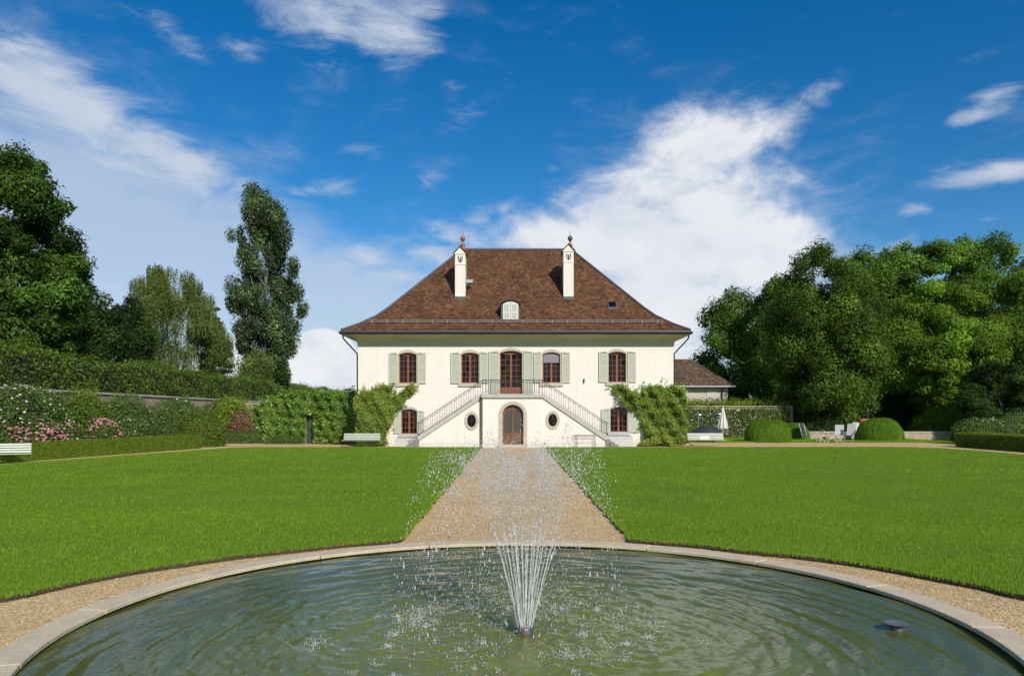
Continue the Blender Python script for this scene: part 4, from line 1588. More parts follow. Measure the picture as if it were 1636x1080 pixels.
for i, (c, w, a, b) in enumerate(UP):
    x0, x1, z0, z1 = fx(c - w / 2), fx(c + w / 2), fz(b), fz(a)
    surround(x0, x1, z0, z1, 0.14, 0.165, M['stone_warm'] if i != 3 else M['stone'])
    casement(x0, x1, z0, z1, 0.14, 5, blind=(i == 2))
x0, x1, z0, z1 = fx(DOOR[0] - DOOR[1] / 2), fx(DOOR[0] + DOOR[1] / 2), fz(DOOR[3]), fz(DOOR[2])
surround(x0, x1, z0, z1, 0.17, 0.17, M['stone_warm'], sill=False)
casement(x0, x1, z0, z1, 0.17, 6, name='balcony_door', kick=0.42)
for i, (c, w, a, b) in enumerate(LOW):
    x0, x1, z0, z1 = fx(c - w / 2), fx(c + w / 2), fz(b), fz(a)
    surround(x0, x1, z0, z1, 0.15, 0.15, M['stone_grey'])
    casement(x0, x1, z0, z1, 0.15, 4)
# shutters: (left px, right px, top py, foot py, arch corner)
for a, b, t, f_, hi in ((622, 634.5, 562.5, 612.5, 1), (667.8, 680.5, 562.5, 612.5, -1), (720.5, 733.8, 562, 612.5, 1), (766.8, 779.6, 561.5, 612, -1),
                        (781, 796.2, 560, 628.5, 1), (836.6, 851.4, 560, 628.5, -1), (852.6, 864.6, 561.5, 611.5, 1), (897.4, 910.5, 561.5, 611.5, -1),
                        (956.5, 969.6, 560.5, 610.5, 1), (1002.5, 1015.8, 560.5, 610.5, -1),
                        (629, 640.2, 655, 692.5, 1), (666.6, 678, 655, 692.5, -1), (960.5, 973, 652, 690.5, 1), (1003.5, 1021, 652, 690.5, -1)):
    shutter(fx(a), fx(b), fz(f_), fz(t), arch=0.07, hi=hi)

# small wall lamp on the facade
mb = MB().box(fx(932.2), fx(933.8), HY0 - 0.12, HY0 + 0.01, fz(611.5), fz(605)).build('wall_lamp', M['iron'], house)

# --- the outside staircase
BY0 = 48.0                      # front of the landing block
LX0, LX1 = fx(771, BY0), fx(866.5, BY0)
LZ = 3.42                       # landing floor
FY0 = 48.28                     # front of the flights
dc = (fx(819.5, BY0), 33.5 * BY0 / F, fz(646.5, BY0), 0.22)
# landing block front with arched doorway
ax0, ax1 = dc[0] - dc[1] / 2, dc[0] + dc[1] / 2
spz = dc[2] - 0.56
arch = arc_pts(ax0, ax1, spz, 0.56, 14)
mb = MB()
zt = LZ - 0.25
mb.add([(LX0, BY0, 0), (ax0, BY0, 0), (ax0, BY0, zt), (LX0, BY0, zt)], [(0, 1, 2, 3)])
mb.add([(ax1, BY0, 0), (LX1, BY0, 0), (LX1, BY0, zt), (ax1, BY0, zt)], [(0, 1, 2, 3)])
for i in range(len(arch) - 1):
    p, q = arch[i], arch[i + 1]
    mb.add([(p[0], BY0, p[1]), (q[0], BY0, q[1]), (q[0], BY0, zt), (p[0], BY0, zt)], [(0, 1, 2, 3)])
    mb.add([(p[0], BY0, p[1]), (q[0], BY0, q[1]), (q[0], BY0 + .35, q[1]), (p[0], BY0 + .35, p[1])], [(3, 2, 1, 0)])
for x, o_ in ((ax0, 1), (ax1, -1)):
    mb.add([(x, BY0, 0), (x, BY0 + .35, 0), (x, BY0 + .35, spz), (x, BY0, spz)], [(0, 1, 2, 3)])
mb.add([(LX0, BY0, 0), (LX0, HY0, 0), (LX0, HY0, zt), (LX0, BY0, zt)], [(3, 2, 1, 0)])
mb.add([(LX1, BY0, 0), (LX1, HY0, 0), (LX1, HY0, zt), (LX1, BY0, zt)], [(0, 1, 2, 3)])
mb.build('landing_block', M['plaster'], house)
mb = MB()
mb.box(LX0 - 0.09, LX1 + 0.09, BY0 - 0.12, HY0 - 0.02, LZ - 0.25, LZ)
mb.build('landing_slab', M['stone_grey'], house, bevel=0.02)
for x0, x1 in ((LX0 - 0.015, ax0 - 0.25), (ax1 + 0.25, LX1 + 0.015)):
    MB().box(x0, x1, BY0 - 0.018, BY0 + .05, 0, 0.33).build('plinth', M['plinth'], house)
# arch stones of the doorway
ds = MB().box(ax0 - 0.25, ax1 + 0.25, BY0 - 0.22, BY0 + 0.3, 0.0, 0.20).build('doorway_surround', M['stone'], house, bevel=0.012)
inn = arc_pts(ax0, ax1, spz, 0.56, 14); outp = arc_pts(ax0 - 0.24, ax1 + 0.24, spz, 0.78, 14)
for k in range(7):
    i0, i1 = 2 * k, 2 * k + 2
    MB().prism([inn[i0], inn[i0 + 1], inn[i1], outp[i1], outp[i0 + 1], outp[i0]], BY0 - 0.035, BY0 + 0.12).build('stone', M['stone'], ds, bevel=0.006)
for a, b in ((ax0 - 0.24, ax0 + .004), (ax1 - .004, ax1 + 0.24)):
    for k in range(3):
        h = (spz - 0.203) / 3
        MB().box(a, b, BY0 - 0.035, BY0 + 0.12, 0.206 + h * k, 0.2 + h * (k + 1)).build('stone', M['stone'], ds, bevel=0.006)
# double door with small panes
yd = BY0 + 0.2
mb = MB()
mb.prism(arch[::-1] + [(ax0, 0.205), (ax1, 0.205)], yd + 0.03, yd + 0.07)
xm = (ax0 + ax1) / 2
mb.box(xm - 0.05, xm + 0.05, yd - 0.02, yd + 0.03, 0.21, dc[2] - 0.02)
for a, b in ((ax0, ax0 + 0.1), (ax1 - 0.1, ax1)):
    mb.box(a, b, yd, yd + 0.03, 0.21, spz + 0.12)
mb.box(ax0 + .1, ax1 - .1, yd + .002, yd + 0.03, 0.21, 0.30)
mb.box(ax0 + .1, ax1 - .1, yd + .002, yd + 0.03, 0.78, 0.90)
dr_ = mb.build('garden_door', M['door_wood'], house)
for sx_ in (-1, 1):
    a, b = (ax0 + 0.1, xm - 0.05) if sx_ < 0 else (xm + 0.05, ax1 - 0.1)
    for c in range(3):
        for r in range(6):
            w = (b - a) / 3; h = 0.245
            zc_ = 0.93 + h * (r + .5)
            if zc_ + h / 2 > spz + 0.40 - (0.25 if (c == 0 and sx_ < 0) or (c == 2 and sx_ > 0) else 0):
                continue
            k = ('g', round(w, 3))
            if k not in PANE_CACHE:
                PANE_CACHE[k] = MB().box(-w / 2 + .012, w / 2 - .012, -0.012, 0.002, -h / 2 + .012, h / 2 - .012).mesh('pane')
                PANE_CACHE[k].materials.append(M['glass_grey'])
            put('pane', PANE_CACHE[k], dr_, (a + w * (c + .5), yd + 0.028, zc_))
    MB().box(a + .06, b - .06, yd + .01, yd + .034, 0.36, 0.72).build('panel', M['door_wood'], dr_, bevel=0.008)
# drain strip beside the block
MB().tube([(LX0 - 0.07, BY0 + 0.12, LZ - 0.27), (LX0 - 0.07, BY0 + 0.12, 0)], 0.07, 8).build('drainpipe', M['pipe_brown'], house, smooth=True)

NS = 20
RISE = LZ / NS
bal_me = MB().tube([(0, 0, 0), (0, 0, 0.86)], 0.0095, 5).mesh('baluster'); bal_me.materials.append(M['iron'])


def scroll(mb, o, u, s, flip=1):
    """a small S scroll in the plane of u and z"""
    pts = []
    for i in range(13):
        t = i / 12 * 2 * PI * 0.85
        r = 0.058 * (1 - i / 16)
        pts.append(o + u * (flip * r * math.cos(t)) + Vector((0, 0, r * math.sin(t))))
    mb.tube(pts, 0.008, 4)


def flight(sgn):
    xl = LX0 if sgn < 0 else LX1
    run = 0.256
    # wall under the flight with plinth
    xe = xl + sgn * 4.10
    ze = LZ - 4.10 * RISE / run
    st = 0.24
    mb = MB()
    poly = [(xl, 0), (xe, 0), (xe, ze - st), (xl, LZ - st - .02)]
    if sgn < 0: poly = poly[::-1]
    mb.prism(poly, FY0, HY0 - 0.04)
    mb.build('stair_wall', M['plaster'], house)
    mb = MB()
    mb.box(min(xl, xe) + (0 if sgn > 0 else 0.0), max(xl, xe), FY0 - 0.016, FY0 + .03, 0, 0.33)
    mb.build('plinth', M['plinth'], house)
    # string course: sloping stone band
    mb = MB()
    poly = [(xl, LZ - st), (xe - sgn * .02, ze - st), (xe + sgn * 0.10, ze - st), (xe + sgn * .10, ze + 0.03), (xl, LZ + 0.03)]
    if sgn < 0: poly = poly[::-1]
    mb.prism(poly, FY0 - 0.09, FY0 + 0.22)
    mb.build('stair_string', M['stone_grey'], house, bevel=0.012)
    # steps
    stair = None
    for k in range(NS - 1):
        z1 = LZ - RISE * (k + 1)
        xa = xl + sgn * run * k
        xb = xa + sgn * (run + 0.03)
        y0 = FY0 + 0.222
        zlow = max(0, z1 - RISE)
        if z1 < 0.75:                   # the lowest steps widen past the string
            y0 = FY0 - 0.10 - (0.10 if k > NS - 4 else 0)
            if abs(xb - xl) < 4.2: y0 = FY0 + 0.222
        m_ = MB().box(min(xa, xb), max(xa, xb), y0, HY0 - 0.045, 0 if z1 < .75 else zlow, z1)
        o = m_.build('step', M['step'], house, bevel=0.01)
    # railing
    yr = FY0 + 0.06
    mb = MB()
    u = Vector((sgn * run, 0, -RISE)); 
    H = 0.90
    p0 = Vector((xl, yr, LZ + H)); p1 = Vector((xe + sgn * .05, yr, ze + H))
    mb.tube([p0, p1, p1 + Vector((sgn * 0.09, 0, -0.02)), p1 + Vector((sgn * .10, 0, -0.12))], 0.021, 6)
    mb.tube([p0 - Vector((0, 0, 0.8)), p1 - Vector((0, 0, 0.8))], 0.014, 5)
    mb.tube([p0 - Vector((0, 0, 0.14)), p1 - Vector((0, 0, 0.14))], 0.010, 5)
    for q in (0, 1):
        e = p0 if q == 0 else p1
        mb.tube([e - Vector((0, 0, 0.93)), e + Vector((0, 0, 0.05))], 0.022, 6)
    rail = mb.build('stair_railing', M['iron'], house)
    n = 27
    sc = MB()
    for i in range(1, n):
        t = i / n
        p = p0.lerp(p1, t)
        put('baluster', bal_me, rail, (p.x, p.y, p.z - 0.87))
        if i % 2:
            up_ = i % 4 == 1
            scroll(sc, p + Vector((sgn * 0.07, 0, -0.20 - .0)), Vector((1, 0, 0)), 1, sgn)
            scroll(sc, p + Vector((sgn * 0.07, 0, -0.69)), Vector((1, 0, 0)), 1, -sgn)
    sc.build('scrollwork', M['iron'], rail, kind='stuff')
    # oval window in the stair wall
    c = (753.5, 672) if sgn < 0 else (883, 671)
    ox, oz = fx(c[0], FY0), fz(c[1], FY0)
    ring = MB(); N = 24
    ri = (0.285, 0.41); ro = (0.45, 0.60)
    for i in range(N):
        a0, a1 = 2 * PI * i / N, 2 * PI * (i + 1) / N
        poly = [(ox + ri[0] * math.cos(a0), oz + ri[1] * math.sin(a0)), (ox + ro[0] * math.cos(a0), oz + ro[1] * math.sin(a0)), (ox + ro[0] * math.cos(a1), oz + ro[1] * math.sin(a1)), (ox + ri[0] * math.cos(a1), oz + ri[1] * math.sin(a1))]
        ring.prism(poly, FY0 - 0.05, FY0 + 0.02)
    ow = ring.build('oval_window', M['stone'], house)
    el = MB().prism([(ox + ri[0] * 1.02 * math.cos(2 * PI * i / N), oz + ri[1] * 1.02 * math.sin(2 * PI * i / N)) for i in range(N)], FY0 - 0.006, FY0 + 0.01)
    el.build('pane', M['glass'], ow)
    gr = MB()
    gr.box(ox - 0.012, ox + 0.012, FY0 - 0.022, FY0 - 0.008, oz - 0.40, oz + 0.40)
    gr.box(ox - 0.28, ox + 0.28, FY0 - 0.024, FY0 - 0.010, oz - 0.012, oz + 0.012)
    for k in range(2):
        pts = [(ox + (0.10 + .08 * k) * math.cos(t_), FY0 - 0.018, oz + (0.15 + .1 * k) * math.sin(t_)) for t_ in [2 * PI * j / 16 for j in range(17)]]
        gr.tube(pts, 0.010, 4)
    gr.build('grille', M['iron'], ow)


flight(-1)
flight(1)
# landing railing
mb = MB()
yr = BY0 + 0.0
pts = [(LX0, FY0 + .06, LZ + .9), (LX0 + .05, yr + .08, LZ + .9), (LX0 + .2, yr, LZ + .9), (LX1 - .2, yr, LZ + .9), (LX1 - .05, yr + .08, LZ + .9), (LX1, FY0 + .06, LZ + .9)]
mb.tube(pts, 0.022, 6)
for dz in (-0.14, -0.80):
    mb.tube([(p[0], p[1], p[2] + dz) for p in pts], 0.012, 5)
for x in (LX0 + .2, LX0 + 0.5, fx(800, BY0), fx(834, BY0), LX1 - 0.5, LX1 - .2):
    mb.tube([(x, yr, LZ), (x, yr, LZ + .95)], 0.021, 6)
rail = mb.build('landing_railing', M['iron'], house)
n = 30; sc = MB()
for i in range(n):
    x = LX0 + .27 + (LX1 - LX0 - .54) * i / (n - 1)
    put('baluster', bal_me, rail, (x, yr, LZ + 0.03))
    if i % 2 == 0 or abs(x - 0.0) < 0.65:
        scroll(sc, Vector((x + .055, yr, LZ + 0.70)), Vector((1, 0, 0)), 1, 1 if i % 4 else -1)
        scroll(sc, Vector((x + .055, yr, LZ + 0.20)), Vector((1, 0, 0)), 1, -1 if i % 4 else 1)
    if abs(x) < 0.65:
        scroll(sc, Vector((x + .055, yr, LZ + 0.56)), Vector((1, 0, 0)), 1, -1)
sc.build('scrollwork', M['iron'], rail, kind='stuff')

# ------------------------------------------------------------------ annex beside the house
AX0, AX1, AY0, AY1 = 15.6 - 4.0, fx(1163, 70), 70.0, 78.0
annex = thing('annex_building', 'low cream outbuilding with brown tiled roof right of the house', 'outbuilding', (16, AY0, 0))
ez = fz(616, 70.0)
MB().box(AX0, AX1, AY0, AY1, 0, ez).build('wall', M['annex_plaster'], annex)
mb = MB()
rz = fz(574, 74.0)
e0 = ez - 0.05
oh = 0.55
mb.add([(AX0 - oh, AY0 - oh, e0), (AX1 + oh, AY0 - oh, e0), (AX1 - 2.6, 74, rz), (AX0 - oh, 74, rz), (AX1 + oh, AY1 + oh, e0), (AX0 - oh, AY1 + oh, e0)], [(0, 1, 2, 3), (1, 4, 2), (4, 5, 3, 2), (0, 3, 5), (5, 4, 1, 0)])
ar = mb.build('roof', M['underlay'], annex)
V = []; Fc = []; Tn = []
rng = np.random.default_rng(9)
nr = 26
for r in range(nr):
    t0, t1 = r / nr, min(1, (r + 1.15) / nr)
    xr0 = AX1 + oh - (2.6 + oh) * t0
    x = AX0 - oh - (0.12 if r % 2 else 0)
    while x < xr0 - 0.1:
        y0, y1 = AY0 - oh + (74 - AY0 + oh) * t0, AY0 - oh + (74 - AY0 + oh) * t1
        z0, z1 = e0 + (rz - e0) * t0 + 0.05, e0 + (rz - e0) * t1 + 0.015
        n = len(V)
        V += [(x, y0, z0), (x + .235, y0, z0), (x + .235, y1, z1), (x, y1, z1), (x, y0, z0 - .04), (x + .235, y0, z0 - .04)]
        Fc += [(n, n + 1, n + 2, n + 3), (n + 4, n + 5, n + 1, n)]
        Tn += [np.array([1, 1, 1]) * math.exp(rng.normal(0, 0.3)) * np.array([1.05, 1, .95])] * 6
        x += 0.24
o = link('tiles', np_mesh('tiles', np.array(V) - np.array(ORG[annex.name]), Fc, np.array(Tn)), ar, M['annex_tile']); o['kind'] = 'stuff'
MB().box(AX0 - oh, AX1 + oh + .05, AY0 - oh - 0.12, AY0 - oh - 0.005, e0 - 0.10, e0 + 0.02).build('gutter', M['zinc'], annex)
for px0, px1 in ((1087, 1099), (1129, 1145)):
    MB().box(fx(px0, 70), fx(px1, 70), AY0 - 0.05, AY0 - 0.004, fz(642, 70) - .6, fz(620, 70)).build('shutter', M['shutter'], annex, bevel=.01)
MB().tube([(fx(1154, 70), AY0 - 0.5, e0 - .1), (fx(1153, 70), AY0 - 0.12, e0 - .5), (fx(1153, 70), AY0 - 0.08, 0)], 0.06, 8).build('downpipe', M['gutter'], annex, smooth=True)

# ------------------------------------------------------------------ garden walls
# left: long retaining wall with coping
LW0, LW1, LWZ = Vector((-24.0, 32.0, 0)), Vector((-26.4, 80.0, 0)), 3.45
lw = thing('garden_wall', 'weathered stone garden wall behind the roses left of the lawn', 'wall', (LW0.x, LW0.y, 0))
d = (LW1 - LW0).normalized(); nrm = Vector((-d.y, d.x, 0))
def strip(a, b, w0, w1, z0, z1):
    P = [a + nrm * w0, b + nrm * w0, b + nrm * w1, a + nrm * w1]
    return [(p.x, p.y, z0) for p in P] + [(p.x, p.y, z1) for p in P], [(0, 3, 2, 1), (4, 5, 6, 7), (0, 1, 5, 4), (1, 2, 6, 5), (2, 3, 7, 6), (3, 0, 4, 7)]
mb = MB(); mb.add(*strip(LW0, LW1, 0, 0.45, 0, LWZ - 0.12)); mb.build('wall_face', M['rubble'], lw)
rr = random.Random(2)
L = (LW1 - LW0).length; k = 0.0
while k < L:
    ln = rr.uniform(1.2, 1.8)
    mb = MB(); mb.add(*strip(LW0 + d * (k + .008), LW0 + d * min(L, k + ln - .008), -0.07 - rr.uniform(0, .02), 0.5, LWZ - 0.118, LWZ + rr.uniform(-.008, .012)))
    mb.build('coping_stone', M['stone'], lw)
    k += ln
# right: garden wall grown over with roses, between annex and trees
rw = thing('rose_wall', 'garden wall with white coping covered in white climbing roses', 'wall', (18, 66, 0))
MB().box(fx(1080, 66), fx(1266, 66), 66, 66.4, 0, 2.76).build('wall_face', M['rubble'], rw)
MB().box(fx(1080, 66), fx(1266, 66) + .1, 65.93, 66.47, 2.763, 2.83).build('coping', M['stone_warm'], rw, bevel=0.01)
MB().box(fx(1263, 66), fx(1266.5, 66), 65.95, 66.42, 0, 2.76).build('pier', M['stone'], rw)
# low wall further right
lo = thing('low_wall', 'low brown stone wall with pale coping beyond the garden chairs', 'wall', (30, 62, 0))
MB().box(fx(1280, 63), fx(1545, 60), 62.0, 62.35, 0, 0.60).build('wall_face', M['rubble'], lo)
x = fx(1280, 63); rr = random.Random(6)
while x < fx(1545, 60):
    ln = rr.uniform(1.0, 1.5)
    MB().box(x + .006, x + ln - .006, 61.95, 62.4, 0.603, 0.68 + rr.uniform(-.005, .008)).build('coping_stone', M['stone'], lo, bevel=.01)
    x += ln

# ------------------------------------------------------------------ hedges and shrubs
hedge_between('box_hedge', 'long low clipped box hedge along the left edge of the lawn', 'hedge', (-19.9, 47.0), (-22.85, 33.1), 0.95, 0, 0.84, 62000, 0.055, M['leaf_box'], 41, out=0.018, lumps=0.025, lscale=3.0, rnd=.32)
hedge_between('box_hedge', 'dark low clipped box hedge right of the lawn before the trees', 'hedge', (29.6, 49.3), (29.6, 32), 1.1, 0, 0.90, 36000, 0.07, M['leaf_box'], 42, out=0.03, lumps=0.03, lscale=3.0, rnd=.5)
hedge_between('tall_hedge', 'long tall dark green hedge above the left garden wall', 'hedge', (-27.0, 30.0), (-29.5, 128.0), 3.2, 1.2, 5.5, 100000, 0.17, M['leaf_hedge'], 43, out=0.18, lumps=0.28, lscale=1.0, coarse=1.0, toplump=0.35, rnd=.8)

# rose bed shrubs between box hedge and garden wall
def bed(x_t, Y):
    """x halfway across the bed; x_t 0 at the hedge, 1 at the wall"""
    xh = -19.9 + (47.0 - Y) * (-3.9 / 18.5) - 0.6
    xw = -24.0 + (Y - 32.0) * (-2.4 / 48.0)
    return xh + (xw - xh) * x_t


PW = [('petal_white', 150)]
shrub('rose_bush', 'sprawling white rambling rose over the wall behind the pink roses', 'rose bush', bed(0.95, 36.5) + .2, 36.5, 1.5, 4.2, 3.4, 15000, 0.12, M['leaf_rose'], 51, out=0.14, lumps=0.22, flowers='petal_white', nf=300, fsize=0.06)
shrub('rose_bush', 'pale flowered shrub rose under the wall, behind the green bench', 'rose bush', bed(0.45, 33.6), 33.6, 1.1, 1.6, 2.0, 7000, 0.10, M['leaf_rose'], 52, out=0.12, lumps=0.15, flowers=[('petal_white', 60), ('petal_pink', 260)], fsize=0.065)
shrub('rose_bush', 'rose bush crowded with pink blooms behind the left hedge', 'rose bush', bed(0.28, 36.3), 36.3, 0.95, 2.2, 1.85, 7000, 0.10, M['leaf_rose'], 53, out=0.12, lumps=0.15, flowers='petal_pink', nf=620, fsize=0.075)
shrub('rose_bush', 'small rose bush with pink and mauve blooms at middle of left hedge', 'rose bush', bed(0.28, 41.0), 41.0, 0.9, 1.5, 1.75, 5500, 0.10, M['leaf_rose'], 54, out=0.1, lumps=0.12, flowers='petal_pink', nf=320, fsize=0.075)
shrub('garden_shrub', 'dark leafy shrub against the wall left of the bare wall patch', 'shrub', bed(0.75, 40.2), 40.2, 1.3, 2.3, 3.1, 11000, 0.12, M['leaf_hedge'], 55, out=0.14, lumps=0.2)
shrub('rose_bush', 'tall green rose bush with a few white blooms on the wall', 'rose bush', bed(0.75, 46.0), 46.0, 1.3, 2.3, 3.25, 11000, 0.12, M['leaf_rose'], 56, out=0.14, lumps=0.2, flowers='petal_white', nf=70, fsize=0.06)
shrub('rose_bush', 'low rose bush with scattered white blooms near the hedge end', 'rose bush', bed(0.4, 44.5), 44.5, 0.9, 1.5, 1.75, 6000, 0.10, M['leaf_rose'], 57, out=0.1, lumps=0.14, flowers='petal_white', nf=60, fsize=0.06)
shrub('rose_bush', 'rounded bush with white roses near the end of the wall', 'rose bush', -22.9, 51.2, 1.8, 2.0, 3.0, 12000, 0.12, M['leaf_rose'], 58, out=0.14, lumps=0.2, flowers='petal_white', nf=60, fsize=0.06)
shrub('garden_shrub', 'dense dark rounded shrub at the end of the clipped hedge', 'shrub', -20.6, 49.6, 1.5, 1.3, 2.35, 10000, 0.10, M['leaf_hedge'], 59, out=0.1, lumps=0.12)
shrub('rose_bush', 'mixed pale rose bush between the two pink ones', 'rose bush', bed(0.4, 38.7), 38.7, 0.9, 1.1, 1.7, 5000, 0.10, M['leaf_rose'], 60, out=0.1, lumps=0.12, flowers=[('petal_white', 60), ('petal_pink', 110)], fsize=0.06)
shrub('brown_climber', 'brown dried climber on the wall left of the glossy hedge', 'climbing plant', at(393, 0, 55.6).x, 55.65, 1.4, 0.55, 2.5, 5000, 0.14, M['leaf_brown'], 61, out=0.12, lumps=0.15)
shrub('garden_shrub', 'light green fern-like shrub crowning the brown dried climber', 'shrub', at(376, 0, 56.3).x, 56.4, 1.9, 0.8, 3.3, 8000, 0.14, M['leaf_box'], 62, out=0.14, lumps=0.2)

shrub('climbing_plant', 'leafy green climber on the wall right of the white rambling rose', 'climbing plant', bed(0.98, 43.0), 43.0, 0.8, 1.8, 3.5, 8000, 0.13, M['leaf_box'], 63, out=0.16, lumps=0.25)
shrub('climbing_plant', 'dark green climber reaching the wall top beside the dense rounded shrub', 'climbing plant', -24.3, 55.0, 0.9, 2.6, 3.3, 9000, 0.13, M['leaf_hedge'], 64, out=0.16, lumps=0.25)
shrub('climbing_plant', 'green climber furthest along the wall, nearest the brown dried climber', 'climbing plant', -24.8, 64.0, 0.9, 3.0, 3.3, 8000, 0.15, M['leaf_hedge'], 65, out=0.16, lumps=0.25)
# soil of the bed
mb = MB()
mb.prismz([(bed(-.2, 28), 28), (bed(-.2, 47), 47), (-20.2, 50.5), (-25.2, 54), (bed(1, 28), 28)][::-1], -0.02, 0.03)
o = mb.build('flower_bed', M['soil']); o['kind'] = 'structure'


def panel_plant(name, label, cat, outline, Y, depth, n, size, leafm, seed, stems, lumps=0.12, out=0.12, gap=None, top_only=False):
    """plant trained flat on a wall: leaves over a lumpy sheet with this outline (photo px) plus its woody stems"""
    Yk = Y
    Yf = Y if callable(Y) else (lambda px: Yk)
    pts = [at(x, y, Yf(x)) for x, y in outline]
    sl = (pts[0].y - pts[len(pts) // 2].y) / (pts[0].x - pts[len(pts) // 2].x)
    yb = pts[0].y - sl * pts[0].x            # wall line: y = yb + sl * x
    cx = sum(p.x for p in pts) / len(pts)
    th = thing(name, label, cat, (cx, yb + sl * cx, 0))
    xs = np.array([p.x for p in pts]); zs_ = np.array([max(p.z, 0.0) for p in pts])
    poly = list(zip(xs, zs_))
    n = int(n * 1.6); size = size * 0.9
    rng = np.random.default_rng(seed)
    X = rng.uniform(xs.min(), xs.max(), n * 4); Z = rng.uniform(zs_.min(), zs_.max(), n * 4)
    L2 = lump(np.stack([X, Z, X * 0], 1), 3.4, seed) * 0.26 + rng.normal(0, 0.09, len(X))
    k = inside(poly, X + L2, Z + L2 * .6)
    if gap is not None:
        k &= ~((X > gap[0]) & (X < gap[1]) & (Z < gap[2]))
    X, Z = X[k][:n], Z[k][:n]
    n = len(X)
    L = lump(np.stack([X, Z, X * 0], 1), 1.8, seed + 1)
    dep = depth * np.clip(0.55 + 0.55 * L, .1, 1.2)
    Y = yb + sl * X
    yy = Y - dep * np.sqrt(rng.random(n)) + rng.normal(0, out * .4, n)
    P = np.stack([X, np.minimum(yy, Y - 0.02), Z], 1)
    N = np.tile(np.array([0, -0.75, 0.35]), (n, 1)) + unit(rng, n) * 0.7
    m1 = np.exp(0.14 * lump(P, 2.2, seed + 2))
    V, Fc, T = leaf_arrays(rng, P, N, size, 0.6, mult=m1, down=.3)
    # loose sprigs reaching out past the mass
    q_ = np.array(poly); e_ = np.roll(q_, -1, 0)
    SP = []
    for k_ in range(170):
        i_ = rng.integers(len(q_)); t_ = rng.random()
        o_ = q_[i_] * (1 - t_) + e_[i_] * t_
        if o_[1] < 0.35: continue
        dr_ = o_ - np.array([cx, zs_.mean() * .6]); dr_ = dr_ / (np.linalg.norm(dr_) + 1e-6) + rng.normal(0, .6, 2)
        ln_ = rng.uniform(.12, .5)
        for j_ in range(int(ln_ / .045)):
            f_ = j_ * .045
            SP.append((o_[0] + dr_[0] * f_ + rng.normal(0, .04), yb + sl * o_[0] - rng.uniform(.05, .3), o_[1] + dr_[1] * f_ - .5 * f_ * f_ + rng.normal(0, .04)))
    SP = np.array(SP)
    V2, F2, T2 = leaf_arrays(rng, SP, np.tile(np.array([0, -.7, .4]), (len(SP), 1)) + unit(rng, len(SP)) * .8, size, .6, down=.3)
    F2 = F2 + len(V); V = np.concatenate([V, V2]); Fc = np.concatenate([Fc, F2]); T = np.concatenate([T, T2])
    mbs = MB()
    for st in stems:
        q = [at(x, y, Yf(x) - 0.08) for x, y in st]
        q[0].z = max(0.0, min(q[0].z, .05))
        mbs.tube(q, [0.06 * (1 - 0.7 * i / (len(q) - 1)) for i in range(len(q))], 6)
    mbs.build('stem', M['bark'], th, smooth=True)
    link('foliage', np_mesh('foliage', V - np.array(ORG[th.name]), Fc, T), th, M[leafm])
    return th


panel_plant('climbing_plant', 'green wisteria on the house wall left of the stairs, arm rising right', 'climbing plant',
            [(574, 712), (568, 634), (583, 627), (592, 628), (598, 621), (607, 624), (609, 617), (624, 618), (626, 630), (618, 640), (632, 632), (645, 626), (652, 616), (662, 620), (659, 629), (649, 633), (643, 650), (633, 655), (624, 672), (619, 685), (612, 697), (616, 710), (600, 712)],
            50.0, 0.75, 15000, 0.14, 'leaf_wisteria', 71, [[(612, 712), (610, 690), (612, 665), (635, 640), (655, 622)], [(611, 712), (600, 680), (590, 640)], [(613, 712), (620, 680), (615, 630)]])
panel_plant('climbing_plant', 'yellow-green wisteria at the right corner of the house wall', 'climbing plant',
            [(1020, 708), (1030, 700), (1032, 684), (1026, 668), (1016, 655), (1002, 645), (994, 630), (982, 625), (980, 617), (993, 616), (1003, 626), (1018, 632), (1030, 638), (1028, 622), (1038, 616), (1052, 618), (1058, 626), (1066, 620), (1076, 616), (1088, 622), (1089, 650), (1092, 690), (1096, 708), (1070, 711), (1040, 709)],
            50.0, 0.85, 17000, 0.14, 'leaf_wisteria', 72, [[(1050, 712), (1048, 690), (1030, 655), (990, 622)], [(1052, 712), (1056, 680), (1045, 630)], [(1055, 712), (1075, 670), (1078, 625)]])
# glossy hedge-like shrub on the wall joining the house
cw = thing('boundary_wall', 'plastered wall hidden by the glossy shrub left of the house', 'wall', (-15, 54.5, 0))
def wall_y(x): return 56.5 + (x + 21.3) / (HX0 - 0.01 + 21.3) * (52.75 - 56.5)
for xa, xb in ((-21.3, at(487.5, 0, 54.0).x), (at(503, 0, 54.0).x, HX0 - 0.01)):
    MB().prismz([(xa, wall_y(xa)), (xb, wall_y(xb)), (xb, wall_y(xb) + .35), (xa, wall_y(xa) + .35)], 0, 3.0).build('wall_face', M['rubble'], cw)
GY = 54.62
gx0, gx1 = at(487.5, 0, 54.0).x, at(503, 0, 54.0).x
panel_plant('glossy_shrub', 'large glossy green shrub trained on the wall left of the house', 'shrub',
            [(392, 706), (398, 668), (404, 655), (420, 645), (440, 633), (470, 627), (505, 625), (545, 624), (572, 624), (590, 640), (590, 706)],
            lambda px: 56.0 + (px - 392) / (590 - 392) * (52.3 - 56.0), 0.95, 21000, 0.17, 'leaf_magnolia', 73, [[(430, 708), (435, 680), (430, 650)], [(470, 708), (468, 670), (480, 640)], [(530, 708), (535, 670), (520, 635)]], gap=(gx0 + .05, gx1 - .05, 2.1))
gt = thing('garden_gate', 'dark slatted wooden gate in a gap of the glossy shrub', 'gate', ((gx0 + gx1) / 2, GY - .3, 0))
mb = MB().box(gx0, gx1, GY - .24, GY - .20, 0.05, 0.17).box(gx0, gx1, GY - .24, GY - .20, 0.75, 0.87)
mb.build('rail', M['gate_paint'], gt)
